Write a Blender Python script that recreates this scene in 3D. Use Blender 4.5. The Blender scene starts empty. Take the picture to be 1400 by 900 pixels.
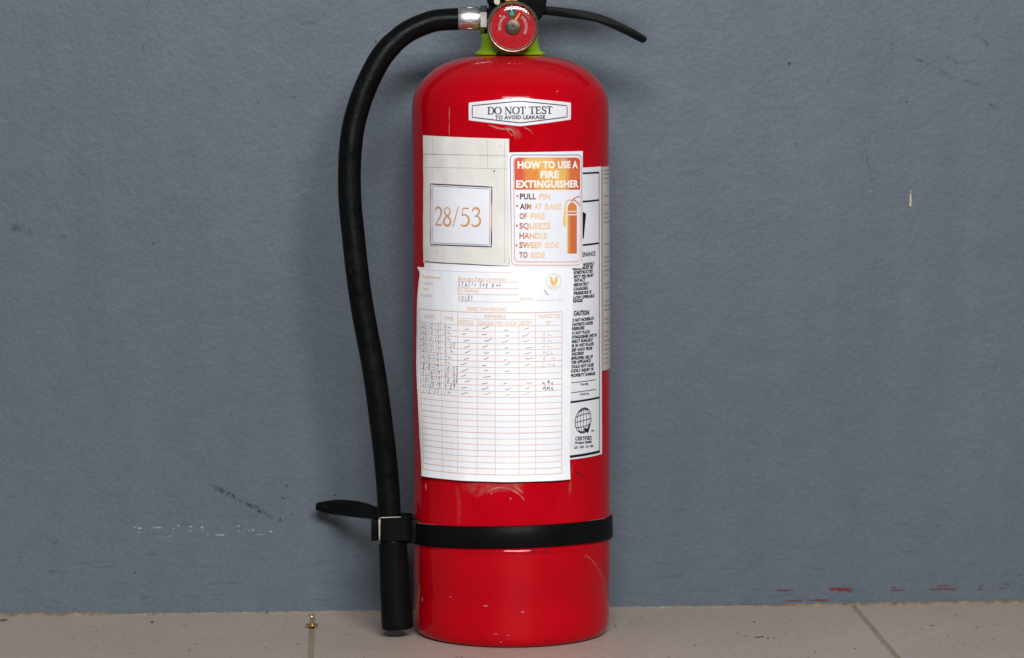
import bpy, bmesh, math, random
from mathutils import Vector, Matrix
random.seed(7)
R_ = math.radians
C = bpy.context.scene.collection
scn = bpy.context.scene

# ------------------------------------------------------------------ camera
F = 4118.0                    # focal length in photograph pixels (1400 wide)
DA = 2.477                    # camera to cylinder axis
H = 0.4411                     # camera height
YAW = R_(3.4); ROLL = R_(-0.17)
HOR = 130.0                   # horizon row
DIR = Vector((math.sin(YAW), math.cos(YAW), 0)); RGT = Vector((math.cos(YAW), -math.sin(YAW), 0))
S0 = DA / F
CAM = -DIR * DA + RGT * (2.4 * S0) + Vector((0, 0, H))
cam = bpy.data.cameras.new("camera"); co = bpy.data.objects.new("camera", cam); C.objects.link(co)
CM = Matrix.Rotation(-YAW, 4, 'Z') @ Matrix.Rotation(math.pi/2, 4, 'X') @ Matrix.Rotation(ROLL, 4, 'Z')
co.matrix_world = Matrix.Translation(CAM) @ CM
cam.sensor_width = 36; cam.lens = F/1400*36; cam.shift_y = -(450-HOR)/1400
cam.clip_start = 0.05; cam.clip_end = 100
cam.dof.use_dof = True; cam.dof.focus_distance = DA - 0.08; cam.dof.aperture_fstop = 6.3
scn.camera = co

# ------------------------------------------------------------------ light
w = bpy.data.worlds.new("World"); scn.world = w; w.use_nodes = True
bg = w.node_tree.nodes['Background']; bg.inputs[0].default_value = (0.93, 0.96, 1.0, 1); bg.inputs[1].default_value = 0.125
def area(name, loc, target, sx, sy, power, col):
    l = bpy.data.lights.new(name, 'AREA'); l.shape = 'RECTANGLE'; l.size = sx; l.size_y = sy; l.energy = power; l.color = col
    o = bpy.data.objects.new(name, l); C.objects.link(o); o.location = loc
    o.rotation_euler = (Vector(target)-Vector(loc)).to_track_quat('-Z', 'Y').to_euler()
    return o
area('opening_light', (0.18, -3.0, 1.76), (0, 0, 0.30), 1.7, 0.55, 118, (0.975, 0.985, 1.0))
scn.view_settings.view_transform = 'Standard'; scn.view_settings.look = 'None'
scn.view_settings.gamma = 1; scn.view_settings.exposure = 0; scn.view_settings.use_curve_mapping = False

# ------------------------------------------------------------------ measuring helpers
WALL_Y = 0.107*math.cos(YAW)
def ray(px, py):
    return (CM.to_3x3() @ Vector(((px-700)/F, (HOR-py)/F, -1)))
def on_wall(px, py, off=0.0):
    d = ray(px, py); t = (WALL_Y-off-CAM.y)/d.y; return CAM + d*t
def on_floor(px, py, z=0.0):
    d = ray(px, py); t = (z-CAM.z)/d.z; return CAM + d*t
TOL = Matrix.Rotation(YAW, 3, 'Z')          # world -> extinguisher's own axes
def L(px, py, dy):
    """point of the photograph at depth dy behind the cylinder axis, in the extinguisher's own axes"""
    o = TOL @ CAM; d = TOL @ ray(px, py); t = (dy-o.y)/d.y; return o + d*t
RAD = 135.0*S0
# profile of the vessel: (radius px, photo row)
prof_px = [(0,76.5),(42,76.6),(56,77.6),(70,80.2),(83,84.2),(95,89.6),(106,96.8),(115,104.8),(122,113),(127.5,121.5),(131.2,131),(133.2,141),(134,152)]
def zax(py): return H-(py-HOR)*S0
PROF = [(r*S0*135/134, zax(p)) for r, p in prof_px]
ZSEAM = H-(755-HOR)*(DA-RAD)/F
ZLOW = H-(815-HOR)*(DA-RAD)/F
def prof_r(z):
    if z <= PROF[-1][1]: return RAD
    for (r0, z0), (r1, z1) in zip(PROF, PROF[1:]):
        if z1 <= z <= z0: return r0+(r1-r0)*(z0-z)/(z0-z1)
    return 0.01
def uz(px, py, r=None):
    """photo point on the vessel -> (arc length, height)"""
    o = TOL @ CAM; d = TOL @ ray(px, py); rr = RAD
    for k in range(3):
        a = d.x*d.x+d.y*d.y; b = o.x*d.x+o.y*d.y; c = o.x*o.x+o.y*o.y-rr*rr
        disc = max(b*b-a*c, 0); t = (-b-math.sqrt(disc))/a; p = o+d*t; rr = prof_r(p.z)
    return (math.atan2(p.x, -p.y)*RAD, p.z)
def wrap(u, z, off):
    th = u/RAD; r = prof_r(z)+off; return (r*math.sin(th), -r*math.cos(th), z)

# ------------------------------------------------------------------ materials
def lin(c): return tuple(((x/255)/12.92 if x/255 <= .04045 else ((x/255+.055)/1.055)**2.4) for x in c)+(1,)
class NT:
    def __init__(s, name):
        s.m = bpy.data.materials.new(name); s.m.use_nodes = True; s.t = s.m.node_tree
        s.b = s.t.nodes['Principled BSDF']; s.out = s.t.nodes['Material Output']
    def n(s, typ, **kw):
        x = s.t.nodes.new(typ)
        for k, v in kw.items():
            if k in ('operation','blend_type','data_type','attribute_name','noise_dimensions','feature'): setattr(x, k, v)
            else: x.inputs[k].default_value = v
        return x
    def l(s, a, b): s.t.links.new(a, b)
    def obj(s):
        return s.t.nodes.new('ShaderNodeTexCoord').outputs['Object']
    def noise(s, scale, detail=4, rough=.55, vec=None):
        x = s.n('ShaderNodeTexNoise', Scale=scale, Detail=detail, Roughness=rough); s.l(vec or s.obj(), x.inputs['Vector']); return x.outputs['Fac']
    def ramp(s, fac, stops):
        x = s.t.nodes.new('ShaderNodeValToRGB'); e = x.color_ramp.elements
        while len(e) < len(stops): e.new(0.5)
        for i, (p, c) in enumerate(stops):
            e[i].position = p; e[i].color = c if len(c) == 4 else (*c, 1)
        s.l(fac, x.inputs[0]); return x.outputs[0]
    def mix(s, fac, a, b, mode='MIX'):
        x = s.t.nodes.new('ShaderNodeMix'); x.data_type = 'RGBA'; x.blend_type = mode
        for sock, v in ((x.inputs[0], fac), (x.inputs[6], a), (x.inputs[7], b)):
            if hasattr(v, 'is_linked') : s.l(v, sock)
            else: sock.default_value = v
        return x.outputs[2]
    def math(s, op, a, b=0.0):
        x = s.t.nodes.new('ShaderNodeMath'); x.operation = op
        for sock, v in ((x.inputs[0], a), (x.inputs[1], b)):
            if hasattr(v, 'is_linked'): s.l(v, sock)
            else: sock.default_value = v
        return x.outputs[0]
    def bump(s, h, strength, dist):
        x = s.n('ShaderNodeBump', Strength=strength, Distance=dist); s.l(h, x.inputs['Height']); s.l(x.outputs[0], s.b.inputs['Normal']); return x
def flat(name, col, rough=.5, metal=0, spec=.5):
    t = NT(name); t.b.inputs['Base Color'].default_value = col; t.b.inputs['Roughness'].default_value = rough
    t.b.inputs['Metallic'].default_value = metal; t.b.inputs['Specular IOR Level'].default_value = spec; return t.m
def g(v): return (v, v, v, 1)

def m_wall():
    t = NT('grey_blue_wall_paint')
    big = t.noise(2.2, 3); mid = t.noise(38, 4, .6); fine = t.noise(620, 2, .6)
    base = t.ramp(big, [(.3, lin((83,92,101))), (.7, lin((91,100,109)))])
    c = t.mix(.5, base, t.ramp(mid, [(.35, (.47,.47,.47)), (.65, (.53,.53,.53))]), 'OVERLAY')
    c = t.mix(.45, c, t.ramp(fine, [(.3, (.36,.35,.36)), (.7, (.64,.65,.64))]), 'OVERLAY')
    mp3 = t.n('ShaderNodeMapping'); mp3.inputs['Scale'].default_value = (26, 26, 2.4); t.l(t.obj(), mp3.inputs[0])
    c = t.mix(.35, c, t.ramp(t.noise(1.0, 4, .6, mp3.outputs[0]), [(.3, (.43,.43,.43)), (.7, (.57,.57,.57))]), 'OVERLAY')
    # sparse brush-drag marks and grime freckles
    mp = t.n('ShaderNodeMapping'); mp.inputs['Scale'].default_value = (34, 90, 210); t.l(t.obj(), mp.inputs[0])
    drag = t.ramp(t.noise(1.0, 5, .65, mp.outputs[0]), [(.59, (0,0,0)), (.68, (1,1,1))])
    low = t.n('ShaderNodeSeparateXYZ'); t.l(t.obj(), low.inputs[0])
    zf = t.n('ShaderNodeMapRange'); t.l(low.outputs[2], zf.inputs[0])
    for i, v in ((1, .16), (2, .0), (3, .05), (4, .55)): zf.inputs[i].default_value = v
    c = t.mix(t.math('MULTIPLY', drag, zf.outputs[0]), c, lin((66,70,76)))
    mp2 = t.n('ShaderNodeMapping'); mp2.inputs['Rotation'].default_value = (0, .55, 0); mp2.inputs['Scale'].default_value = (60, 60, 130); t.l(t.obj(), mp2.inputs[0])
    fr = t.ramp(t.noise(1.0, 3, .5, mp2.outputs[0]), [(.70, (0,0,0)), (.76, (1,1,1))])
    patch = t.ramp(t.noise(4.5, 2), [(.52, (0,0,0)), (.66, (.5,.5,.5))])
    c = t.mix(t.math('MULTIPLY', fr, patch), c, lin((72,78,84)))
    t.l(c, t.b.inputs['Base Color']); t.b.inputs['Roughness'].default_value = .52; t.b.inputs['Specular IOR Level'].default_value = .35
    # roller texture plus the round plaster patch up on the right
    p = on_wall(1064, 62)
    dx = t.math('SUBTRACT', low.outputs[0], p.x); dz = t.math('SUBTRACT', low.outputs[2], p.z)
    rr = t.math('SQRT', t.math('ADD', t.math('MULTIPLY', dx, dx), t.math('MULTIPLY', dz, dz)))
    rr = t.math('ADD', rr, t.math('MULTIPLY', t.math('SUBTRACT', t.noise(22, 3), .5), .012))
    ring = t.ramp(rr, [(.0495, (0,0,0)), (.0508, (1,1,1)), (.0535, (0,0,0))])
    h = t.math('ADD', t.math('MULTIPLY', t.noise(240, 4, .6), .7), t.math('MULTIPLY', t.noise(30, 3), 1.6))
    h = t.math('ADD', h, t.math('MULTIPLY', ring, t.math('MULTIPLY', t.noise(35, 2), .5)))
    h = t.math('SUBTRACT', h, t.math('MULTIPLY', drag, t.math('MULTIPLY', zf.outputs[0], .5)))
    t.bump(h, .5, .0011)
    return t.m
def m_tile():
    t = NT('speckled_beige_floor_tile')
    fine = t.noise(900, 2, .7); mid = t.noise(120, 4, .65); big = t.noise(5, 3)
    c = t.ramp(big, [(.3, lin((172,158,147))), (.7, lin((182,168,156)))])
    c = t.mix(.7, c, t.ramp(fine, [(.3, (.36,.36,.37)), (.7, (.63,.63,.62))]), 'OVERLAY')
    c = t.mix(.5, c, t.ramp(mid, [(.3, (.42,.42,.42)), (.7, (.56,.56,.56))]), 'OVERLAY')
    sp = t.ramp(t.noise(260, 2, .5), [(.73, (0,0,0)), (.76, (1,1,1))])
    c = t.mix(t.math('MULTIPLY', sp, .55), c, lin((82,72,66)))
    t.l(c, t.b.inputs['Base Color']); t.b.inputs['Roughness'].default_value = .48; t.bump(t.math('ADD', fine, mid), .25, .0004)
    return t.m
def m_noisy(name, a, b, scale, rough=.8, bump=.4, dist=.001, spec=.4, metal=0):
    t = NT(name); f = t.noise(scale, 5, .6)
    t.l(t.ramp(f, [(.3, a), (.7, b)]), t.b.inputs['Base Color']); t.b.inputs['Roughness'].default_value = rough
    t.b.inputs['Specular IOR Level'].default_value = spec; t.b.inputs['Metallic'].default_value = metal
    if bump: t.bump(t.noise(scale*3, 4), bump, dist)
    return t.m
def m_red():
    t = NT('glossy_red_enamel')
    mp = t.n('ShaderNodeMapping'); mp.inputs['Scale'].default_value = (46, 46, 7); t.l(t.obj(), mp.inputs[0])
    streak = t.noise(1.0, 4, .6, mp.outputs[0]); sm = t.noise(26, 5, .6); fine = t.noise(700, 2)
    c = t.ramp(sm, [(.3, (.43,.0006,.0055,1)), (.7, (.49,.0010,.0080,1))])
    c = t.mix(.25, c, t.ramp(fine, [(.3, (.4,.4,.4)), (.7, (.6,.6,.6))]), 'OVERLAY')
    dust = t.ramp(streak, [(.60, (0,0,0)), (.9, (.008,.008,.008))])
    c = t.mix(dust, c, lin((196,120,112)))
    # greyish rim sheen painted into the colour where the shoulder faces up
    ge = t.t.nodes.new('ShaderNodeNewGeometry'); sx = t.n('ShaderNodeSeparateXYZ'); t.l(ge.outputs['Normal'], sx.inputs[0])
    up = t.ramp(sx.outputs[2], [(.55, (0,0,0)), (1., (.05,.05,.05))])
    c = t.mix(t.math('MULTIPLY', up, t.math('ADD', sm, .45)), c, lin((150,128,118)))
    t.l(c, t.b.inputs['Base Color'])
    t.l(t.ramp(sm, [(.35, g(.06)), (.75, g(.13))]), t.b.inputs['Roughness'])
    t.b.inputs['Specular IOR Level'].default_value = .13
    t.bump(t.math('ADD', t.noise(16, 2), t.math('MULTIPLY', t.noise(180, 3), .05)), .30, .0014)
    return t.m
def m_rubber():
    t = NT('dusty_black_rubber'); f = t.noise(70, 5, .6)
    c = t.ramp(f, [(.3, (.0022,.0025,.0027,1)), (.7, (.005,.0054,.0057,1))])
    du = t.math('MULTIPLY', t.ramp(t.noise(190, 5, .7), [(.58, (0,0,0)), (.75, (.5,.5,.5))]), t.ramp(t.noise(34, 3), [(.48, (0,0,0)), (.68, (1,1,1))]))
    c = t.mix(du, c, lin((92,90,86))); t.l(c, t.b.inputs['Base Color'])
    t.l(t.ramp(f, [(.3, g(.26)), (.7, g(.5))]), t.b.inputs['Roughness']); t.b.inputs['Specular IOR Level'].default_value = .08
    t.bump(t.math('ADD', t.noise(300, 3), t.noise(60, 3)), .35, .0006); return t.m
def m_paper(name, a, b, rough, bump=.15, scale=30):
    t = NT(name); f = t.noise(scale, 5, .6); fine = t.noise(500, 3, .6)
    c = t.ramp(f, [(.3, a), (.72, b)])
    c = t.mix(.18, c, t.ramp(fine, [(.3, (.4,.4,.4)), (.7, (.6,.6,.6))]), 'OVERLAY')
    t.l(c, t.b.inputs['Base Color']); t.b.inputs['Roughness'].default_value = rough; t.b.inputs['Specular IOR Level'].default_value = .3
    mp = t.n('ShaderNodeMapping'); mp.inputs['Scale'].default_value = (60, 60, 14); t.l(t.obj(), mp.inputs[0])
    t.bump(t.noise(1.0, 4, .5, mp.outputs[0]), bump, .002)
    return t.m
def m_ink(name='print_ink', rough=.6):
    t = NT(name); a = t.n('ShaderNodeAttribute', attribute_name='ink')
    f = t.noise(900, 2); c = t.mix(.25, a.outputs['Color'], t.ramp(f, [(.3, (.4,.4,.4)), (.7, (.6,.6,.6))]), 'OVERLAY')
    t.l(c, t.b.inputs['Base Color']); t.b.inputs['Roughness'].default_value = rough; t.b.inputs['Specular IOR Level'].default_value = .3; return t.m
def m_film(name, col, alpha, rough=.3, scale=40, lo=.4, hi=.65, edge=True):
    """thin patchy film (dirt, tape residue, scuff): noise decides where it is"""
    t = NT(name); t.b.inputs['Base Color'].default_value = col; t.b.inputs['Roughness'].default_value = rough
    f = t.ramp(t.noise(scale, 5, .65), [(lo, (0,0,0)), (hi, (alpha,)*3)])
    if edge:
        a = t.n('ShaderNodeAttribute', attribute_name='ink'); f = t.math('MULTIPLY', f, a.outputs['Fac'])
    t.l(f, t.b.inputs['Alpha']); return t.m
def m_tape():
    t = NT('clear_sticky_tape'); t.b.inputs['Base Color'].default_value = (.9,.88,.84,1); t.b.inputs['Roughness'].default_value = .22
    t.l(t.ramp(t.noise(60, 4), [(.4, g(.0)), (.75, g(.012))]), t.b.inputs['Alpha']); return t.m
def m_lens():
    t = NT('gauge_lens'); gl = t.n('ShaderNodeBsdfGlossy', Roughness=.08); tr = t.n('ShaderNodeBsdfTransparent'); df = t.n('ShaderNodeBsdfDiffuse', Color=(.6,.55,.5,1))
    fr = t.n('ShaderNodeFresnel', IOR=1.45); m1 = t.n('ShaderNodeMixShader'); m2 = t.n('ShaderNodeMixShader')
    t.l(t.ramp(t.noise(300, 4), [(.5, g(.0)), (.8, g(.04))]), m1.inputs[0]); t.l(tr.outputs[0], m1.inputs[1]); t.l(df.outputs[0], m1.inputs[2])
    t.l(fr.outputs[0], m2.inputs[0]); t.l(m1.outputs[0], m2.inputs[1]); t.l(gl.outputs[0], m2.inputs[2])
    t.l(m2.outputs[0], t.out.inputs[0]); t.t.nodes.remove(t.b); return t.m

M = dict(
    wall=m_wall(), tile=m_tile(), red=m_red(),
    grout=m_noisy('sandy_grout', lin((128,114,94)), lin((166,151,128)), 160, .95, .8, .0015),
    joint=m_noisy('tan_joint_filler', lin((98,84,66)), lin((158,138,110)), 140, .95, .8, .0012),
    rubber=m_rubber(),
    plastic=m_noisy('black_plastic', (.003,.0034,.0036,1), (.005,.0056,.006,1), 50, .42, .2, .0005, .06),
    black_metal=m_noisy('black_coated_steel', (.003,.003,.0033,1), (.005,.005,.0055,1), 120, .45, .2, .0003, .05),
    worn_highlight=m_noisy('worn_highlight_edge', lin((150,142,128)), lin((196,190,176)), 300, .5, .2, .0003),  # bare worn edges, with their highlight put into the pale colour
    lime=m_noisy('lime_green_plastic', lin((138,178,8)), lin((158,196,18)), 60, .38, .15, .0006),
    chrome=m_noisy('brushed_ferrule_metal', (.72,.71,.70,1), (.84,.83,.82,1), 90, .42, .15, .0003, .5, 1),
    nickel=m_noisy('dull_nickel', (.30,.29,.26,1), (.46,.44,.40,1), 140, .32, .2, .0003, .5, 1),
    brass=m_noisy('dirty_brass', (.34,.28,.20,1), (.52,.44,.33,1), 200, .34, .2, .0003, .5, 1),
    hub=m_noisy('dark_brass_hub', (.05,.04,.028,1), (.13,.10,.07,1), 300, .38, .2, .0003, .5, .7),
    gold=m_noisy('bright_brass', (.62,.45,.12,1), (.75,.56,.2,1), 400, .22, .1, .0002, .5, 1),
    face=flat('gauge_face_red', (.40,.002,.007,1), .5, 0, .1),
    ink=m_ink(), white=m_paper('white_record_sheet', lin((238,239,244)), lin((247,248,252)), .55, .4),
    card=m_paper('white_card', lin((228,228,236)), lin((240,240,246)), .42, .1),
    sticker=m_paper('white_vinyl_sticker', lin((222,221,226)), lin((234,233,236)), .32, .1),
    old=m_paper('yellowed_old_paper', lin((218,215,208)), lin((235,232,226)), .42, .5, 24),
    back=m_paper('beige_rear_label', lin((196,189,179)), lin((212,206,197)), .4, .15),
    tape=m_tape(), lens=m_lens(),
    residue=m_film('pale_tape_residue', lin((206,120,112)), .34, .45, 90, .35, .7),
    scratch_and_glint=m_film('pale_scratch_and_glint', lin((216,160,150)), .6, .5, 160, .35, .6),  # scratches, and one painted tape-edge reflection
    grime=m_film('black_scuff', (.01,.01,.01,1), .95, .6, 160, .4, .55),
    scuff=m_film('dark_wall_scuff', lin((56,50,56)), .62, .7, 420, .46, .62),
    gouge=m_film('grey_wall_scrape', lin((64,70,76)), .42, .7, 150, .46, .62),
    chalk=flat('bare_plaster_white', lin((160,170,176)), .8), cream=flat('cream_paint_fleck', lin((208,196,168)), .6),
    redchip=m_noisy('old_dark_red_paint', lin((86,26,28)), lin((112,36,34)), 200, .7, .3, .0005),
    dark=flat('dark_dirt', lin((42,38,34)), .9), brown=m_noisy('brown_crumb', lin((70,56,38)), lin((110,92,62)), 400, .9, .5, .001),
    chip=flat('pale_primer_chip', lin((214,186,176)), .6), tan=flat('tan_glue_spot', lin((128,118,88)), .7),
    yellow=flat('yellow_seal_wire', lin((205,160,30)), .45),
)
# ------------------------------------------------------------------ object helpers
def obj(name, bm, mat, parent=None, smooth=True, autos=None):
    me = bpy.data.meshes.new(name); bm.normal_update()
    bm.to_mesh(me); bm.free()
    if smooth:
        for p in me.polygons: p.use_smooth = True
        if autos: me.set_sharp_from_angle(angle=R_(autos))
    me.materials.append(M[mat] if isinstance(mat, str) else mat)
    o = bpy.data.objects.new(name, me); C.objects.link(o); o.parent = parent; return o
def empty(name, loc=(0,0,0), rz=0):
    o = bpy.data.objects.new(name, None); o.empty_display_size = .05; C.objects.link(o); o.location = loc; o.rotation_euler = (0,0,rz); return o
def tag(o, label=None, cat=None, group=None, kind=None):
    for k, v in (('label', label), ('category', cat), ('group', group), ('kind', kind)):
        if v: o[k] = v
    return o
def grid_bm(pts, bm=None):
    bm = bm or bmesh.new(); vs = [[bm.verts.new(p) for p in row] for row in pts]
    for a, b in zip(vs, vs[1:]):
        for i in range(len(a)-1): bm.faces.new((a[i], a[i+1], b[i+1], b[i]))
    return bm
def lathe(prof, n=96, bm=None, M_=None, close=True):
    """prof: (r, z) list; revolved about z; M_ transforms"""
    bm = bm or bmesh.new(); M_ = M_ or Matrix(); rings = []
    for r, z in prof:
        if r < 1e-7: rings.append([bm.verts.new(M_ @ Vector((0,0,z)))])
        else: rings.append([bm.verts.new(M_ @ Vector((r*math.cos(2*math.pi*k/n), r*math.sin(2*math.pi*k/n), z))) for k in range(n)])
    for a, b in zip(rings, rings[1:]):
        for k in range(n):
            q = [a[k % len(a)], a[(k+1) % len(a)], b[(k+1) % len(b)], b[k % len(b)]]
            f = []
            for v in q:
                if v not in f: f.append(v)
            if len(f) > 2:
                try: bm.faces.new(f)
                except ValueError: pass
    bmesh.ops.recalc_face_normals(bm, faces=bm.faces); return bm
def spline(pts, n=10):
    """Catmull-Rom through tuples"""
    out = []; P = [tuple(2*a-b for a, b in zip(pts[0], pts[1]))]+list(pts)+[tuple(2*a-b for a, b in zip(pts[-1], pts[-2]))]
    for i in range(1, len(P)-2):
        for k in range(n):
            t = k/n; out.append(tuple(.5*((2*b)+(c-a)*t+(2*a-5*b+4*c-d)*t*t+(3*b-a-3*c+d)*t**3) for a, b, c, d in zip(P[i-1], P[i], P[i+1], P[i+2])))
    out.append(tuple(pts[-1])); return out
def tube(pts, rads, n=32, bm=None, cap=True):
    bm = bm or bmesh.new(); P = [Vector(p) for p in pts]; rings = []; up = Vector((0,1,0))
    if isinstance(rads, (int, float)): rads = [rads]*len(P)
    for i, p in enumerate(P):
        t = (P[min(i+1, len(P)-1)]-P[max(i-1, 0)]).normalized()
        a = t.cross(up)
        if a.length < 1e-3: a = t.cross(Vector((1,0,0)))
        a.normalize(); b = a.cross(t).normalized(); up = b
        rings.append([bm.verts.new(p+(a*math.cos(2*math.pi*k/n)+b*math.sin(2*math.pi*k/n))*rads[i]) for k in range(n)])
    for a, b in zip(rings, rings[1:]):
        for k in range(n): bm.faces.new((a[k], a[(k+1)%n], b[(k+1)%n], b[k]))
    if cap: bm.faces.new(rings[0][::-1]); bm.faces.new(rings[-1])
    bmesh.ops.recalc_face_normals(bm, faces=bm.faces); return bm
def prism(pts, y0, y1, bev=0.0, seg=2, bm=None):
    """outline of (x, z) extruded from y0 to y1"""
    bm = bm or bmesh.new(); a = [bm.verts.new((x, y0, z)) for x, z in pts]; b = [bm.verts.new((x, y1, z)) for x, z in pts]
    n = len(pts); fs = [bm.faces.new(a), bm.faces.new(b[::-1])]
    for k in range(n): fs.append(bm.faces.new((a[k], b[k], b[(k+1)%n], a[(k+1)%n])))
    bmesh.ops.recalc_face_normals(bm, faces=fs)
    if bev: bmesh.ops.bevel(bm, geom=list({e for f in fs for e in f.edges}), offset=bev, segments=seg, affect='EDGES', profile=.5, clamp_overlap=True)
    return bm
def pxprism(pts, dy0, dy1, bev=0.0, mid=None):
    m = mid if mid is not None else (dy0+dy1)/2
    return prism([(p.x, p.z) for p in (L(x, y, m) for x, y in pts)], dy0, dy1, bev)

# ------------------------------------------------------------------ ink: flat print in (u, z) space
class Ink:
    def __init__(s, off, disp=None, tf=None):
        s.v = []; s.f = []; s.c = []; s.off = off; s.k = 0; s.disp = disp; s.tf = tf
    def add(s, pts, faces, col):
        """pts in (u, z) metres; col constant or function of (u, z)"""
        b = len(s.v); s.k += 1; o = s.off+(s.k % 40)*2.2e-6
        for u, z in pts:
            if s.tf: s.v.append(s.tf(u, z, o))
            else: s.v.append(wrap(u, z, o+(s.disp(u, z) if s.disp else 0)))
            s.c.append(col(u, z) if callable(col) else col)
        s.f += [[i+b for i in f] for f in faces]
    def ribbon(s, pts, wd, col, closed=False, step=.004):
        P = []
        for a, b in zip(pts, pts[1:]+(pts[:1] if closed else [])):
            d = math.hypot(b[0]-a[0], b[1]-a[1]); n = max(1, int(d/step))
            for k in range(n): P.append((a[0]+(b[0]-a[0])*k/n, a[1]+(b[1]-a[1])*k/n))
        if not closed: P.append(pts[-1])
        n = len(P); W = wd if callable(wd) else (lambda t: wd); vs = []
        for i, p in enumerate(P):
            a = P[(i-1) % n] if closed or i else P[i]; b = P[(i+1) % n] if closed or i < n-1 else P[i]
            dx, dz = b[0]-a[0], b[1]-a[1]; l = math.hypot(dx, dz) or 1; h = W(i/max(1, n-1))/2
            vs += [(p[0]-dz/l*h, p[1]+dx/l*h), (p[0]+dz/l*h, p[1]-dx/l*h)]
        fs = [(2*i, 2*i+1, 2*i+3, 2*i+2) for i in range(n-1)]
        if closed: fs.append((2*n-2, 2*n-1, 1, 0))
        s.add(vs, fs, col)
    def quad(s, c4, col, nu=12, nv=4):
        """c4 corners TL TR BR BL in (u, z)"""
        pts = []; 
        for j in range(nv+1):
            for i in range(nu+1):
                a, b = i/nu, j/nv
                pts.append(tuple((c4[0][k]*(1-a)+c4[1][k]*a)*(1-b)+(c4[3][k]*(1-a)+c4[2][k]*a)*b for k in (0, 1)))
        s.add(pts, [(j*(nu+1)+i, j*(nu+1)+i+1, (j+1)*(nu+1)+i+1, (j+1)*(nu+1)+i) for j in range(nv) for i in range(nu)], col)
    def poly(s, pts, col): s.add(pts, [tuple(range(len(pts)))], col)
    def build(s, name, parent, mat='ink'):
        me = bpy.data.meshes.new(name); me.from_pydata(s.v, [], s.f); at = me.color_attributes.new('ink', 'FLOAT_COLOR', 'POINT')
        for i, c in enumerate(s.c): at.data[i].color = c
        me.materials.append(M[mat]); o = bpy.data.objects.new(name, me); C.objects.link(o); o.parent = parent; return o
_tc = {}
def text_mesh(txt, bold):
    k = (txt, bold)
    if k not in _tc:
        cu = bpy.data.curves.new('t', 'FONT'); cu.body = txt; cu.size = 1; cu.offset = bold; cu.resolution_u = 3
        cu.space_character = 1+bold*1.2
        o = bpy.data.objects.new('t', cu); C.objects.link(o); dg = bpy.context.evaluated_depsgraph_get()
        me = bpy.data.meshes.new_from_object(o.evaluated_get(dg)); v = [(p.co.x, p.co.y) for p in me.vertices]; f = [tuple(q.vertices) for q in me.polygons]
        bpy.data.objects.remove(o); bpy.data.meshes.remove(me); bpy.data.curves.remove(cu); _tc[k] = (v, f)
    return _tc[k]
CAPH = .73
def text(ink, txt, p0, p1, cap, col, bold=0.0):
    """txt from photo point p0 to p1 (baseline), cap height in photo px"""
    v, f = text_mesh(txt, bold)
    if not v: return
    x0 = min(p[0] for p in v); x1 = max(p[0] for p in v); A = uz(*p0); B = uz(*p1); ch = cap*S0*.968/CAPH
    pts = []
    for x, y in v:
        t = (x-x0)/(x1-x0); pts.append((A[0]+(B[0]-A[0])*t, A[1]+(B[1]-A[1])*t+y*ch))
    ink.add(pts, f, col)
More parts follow.
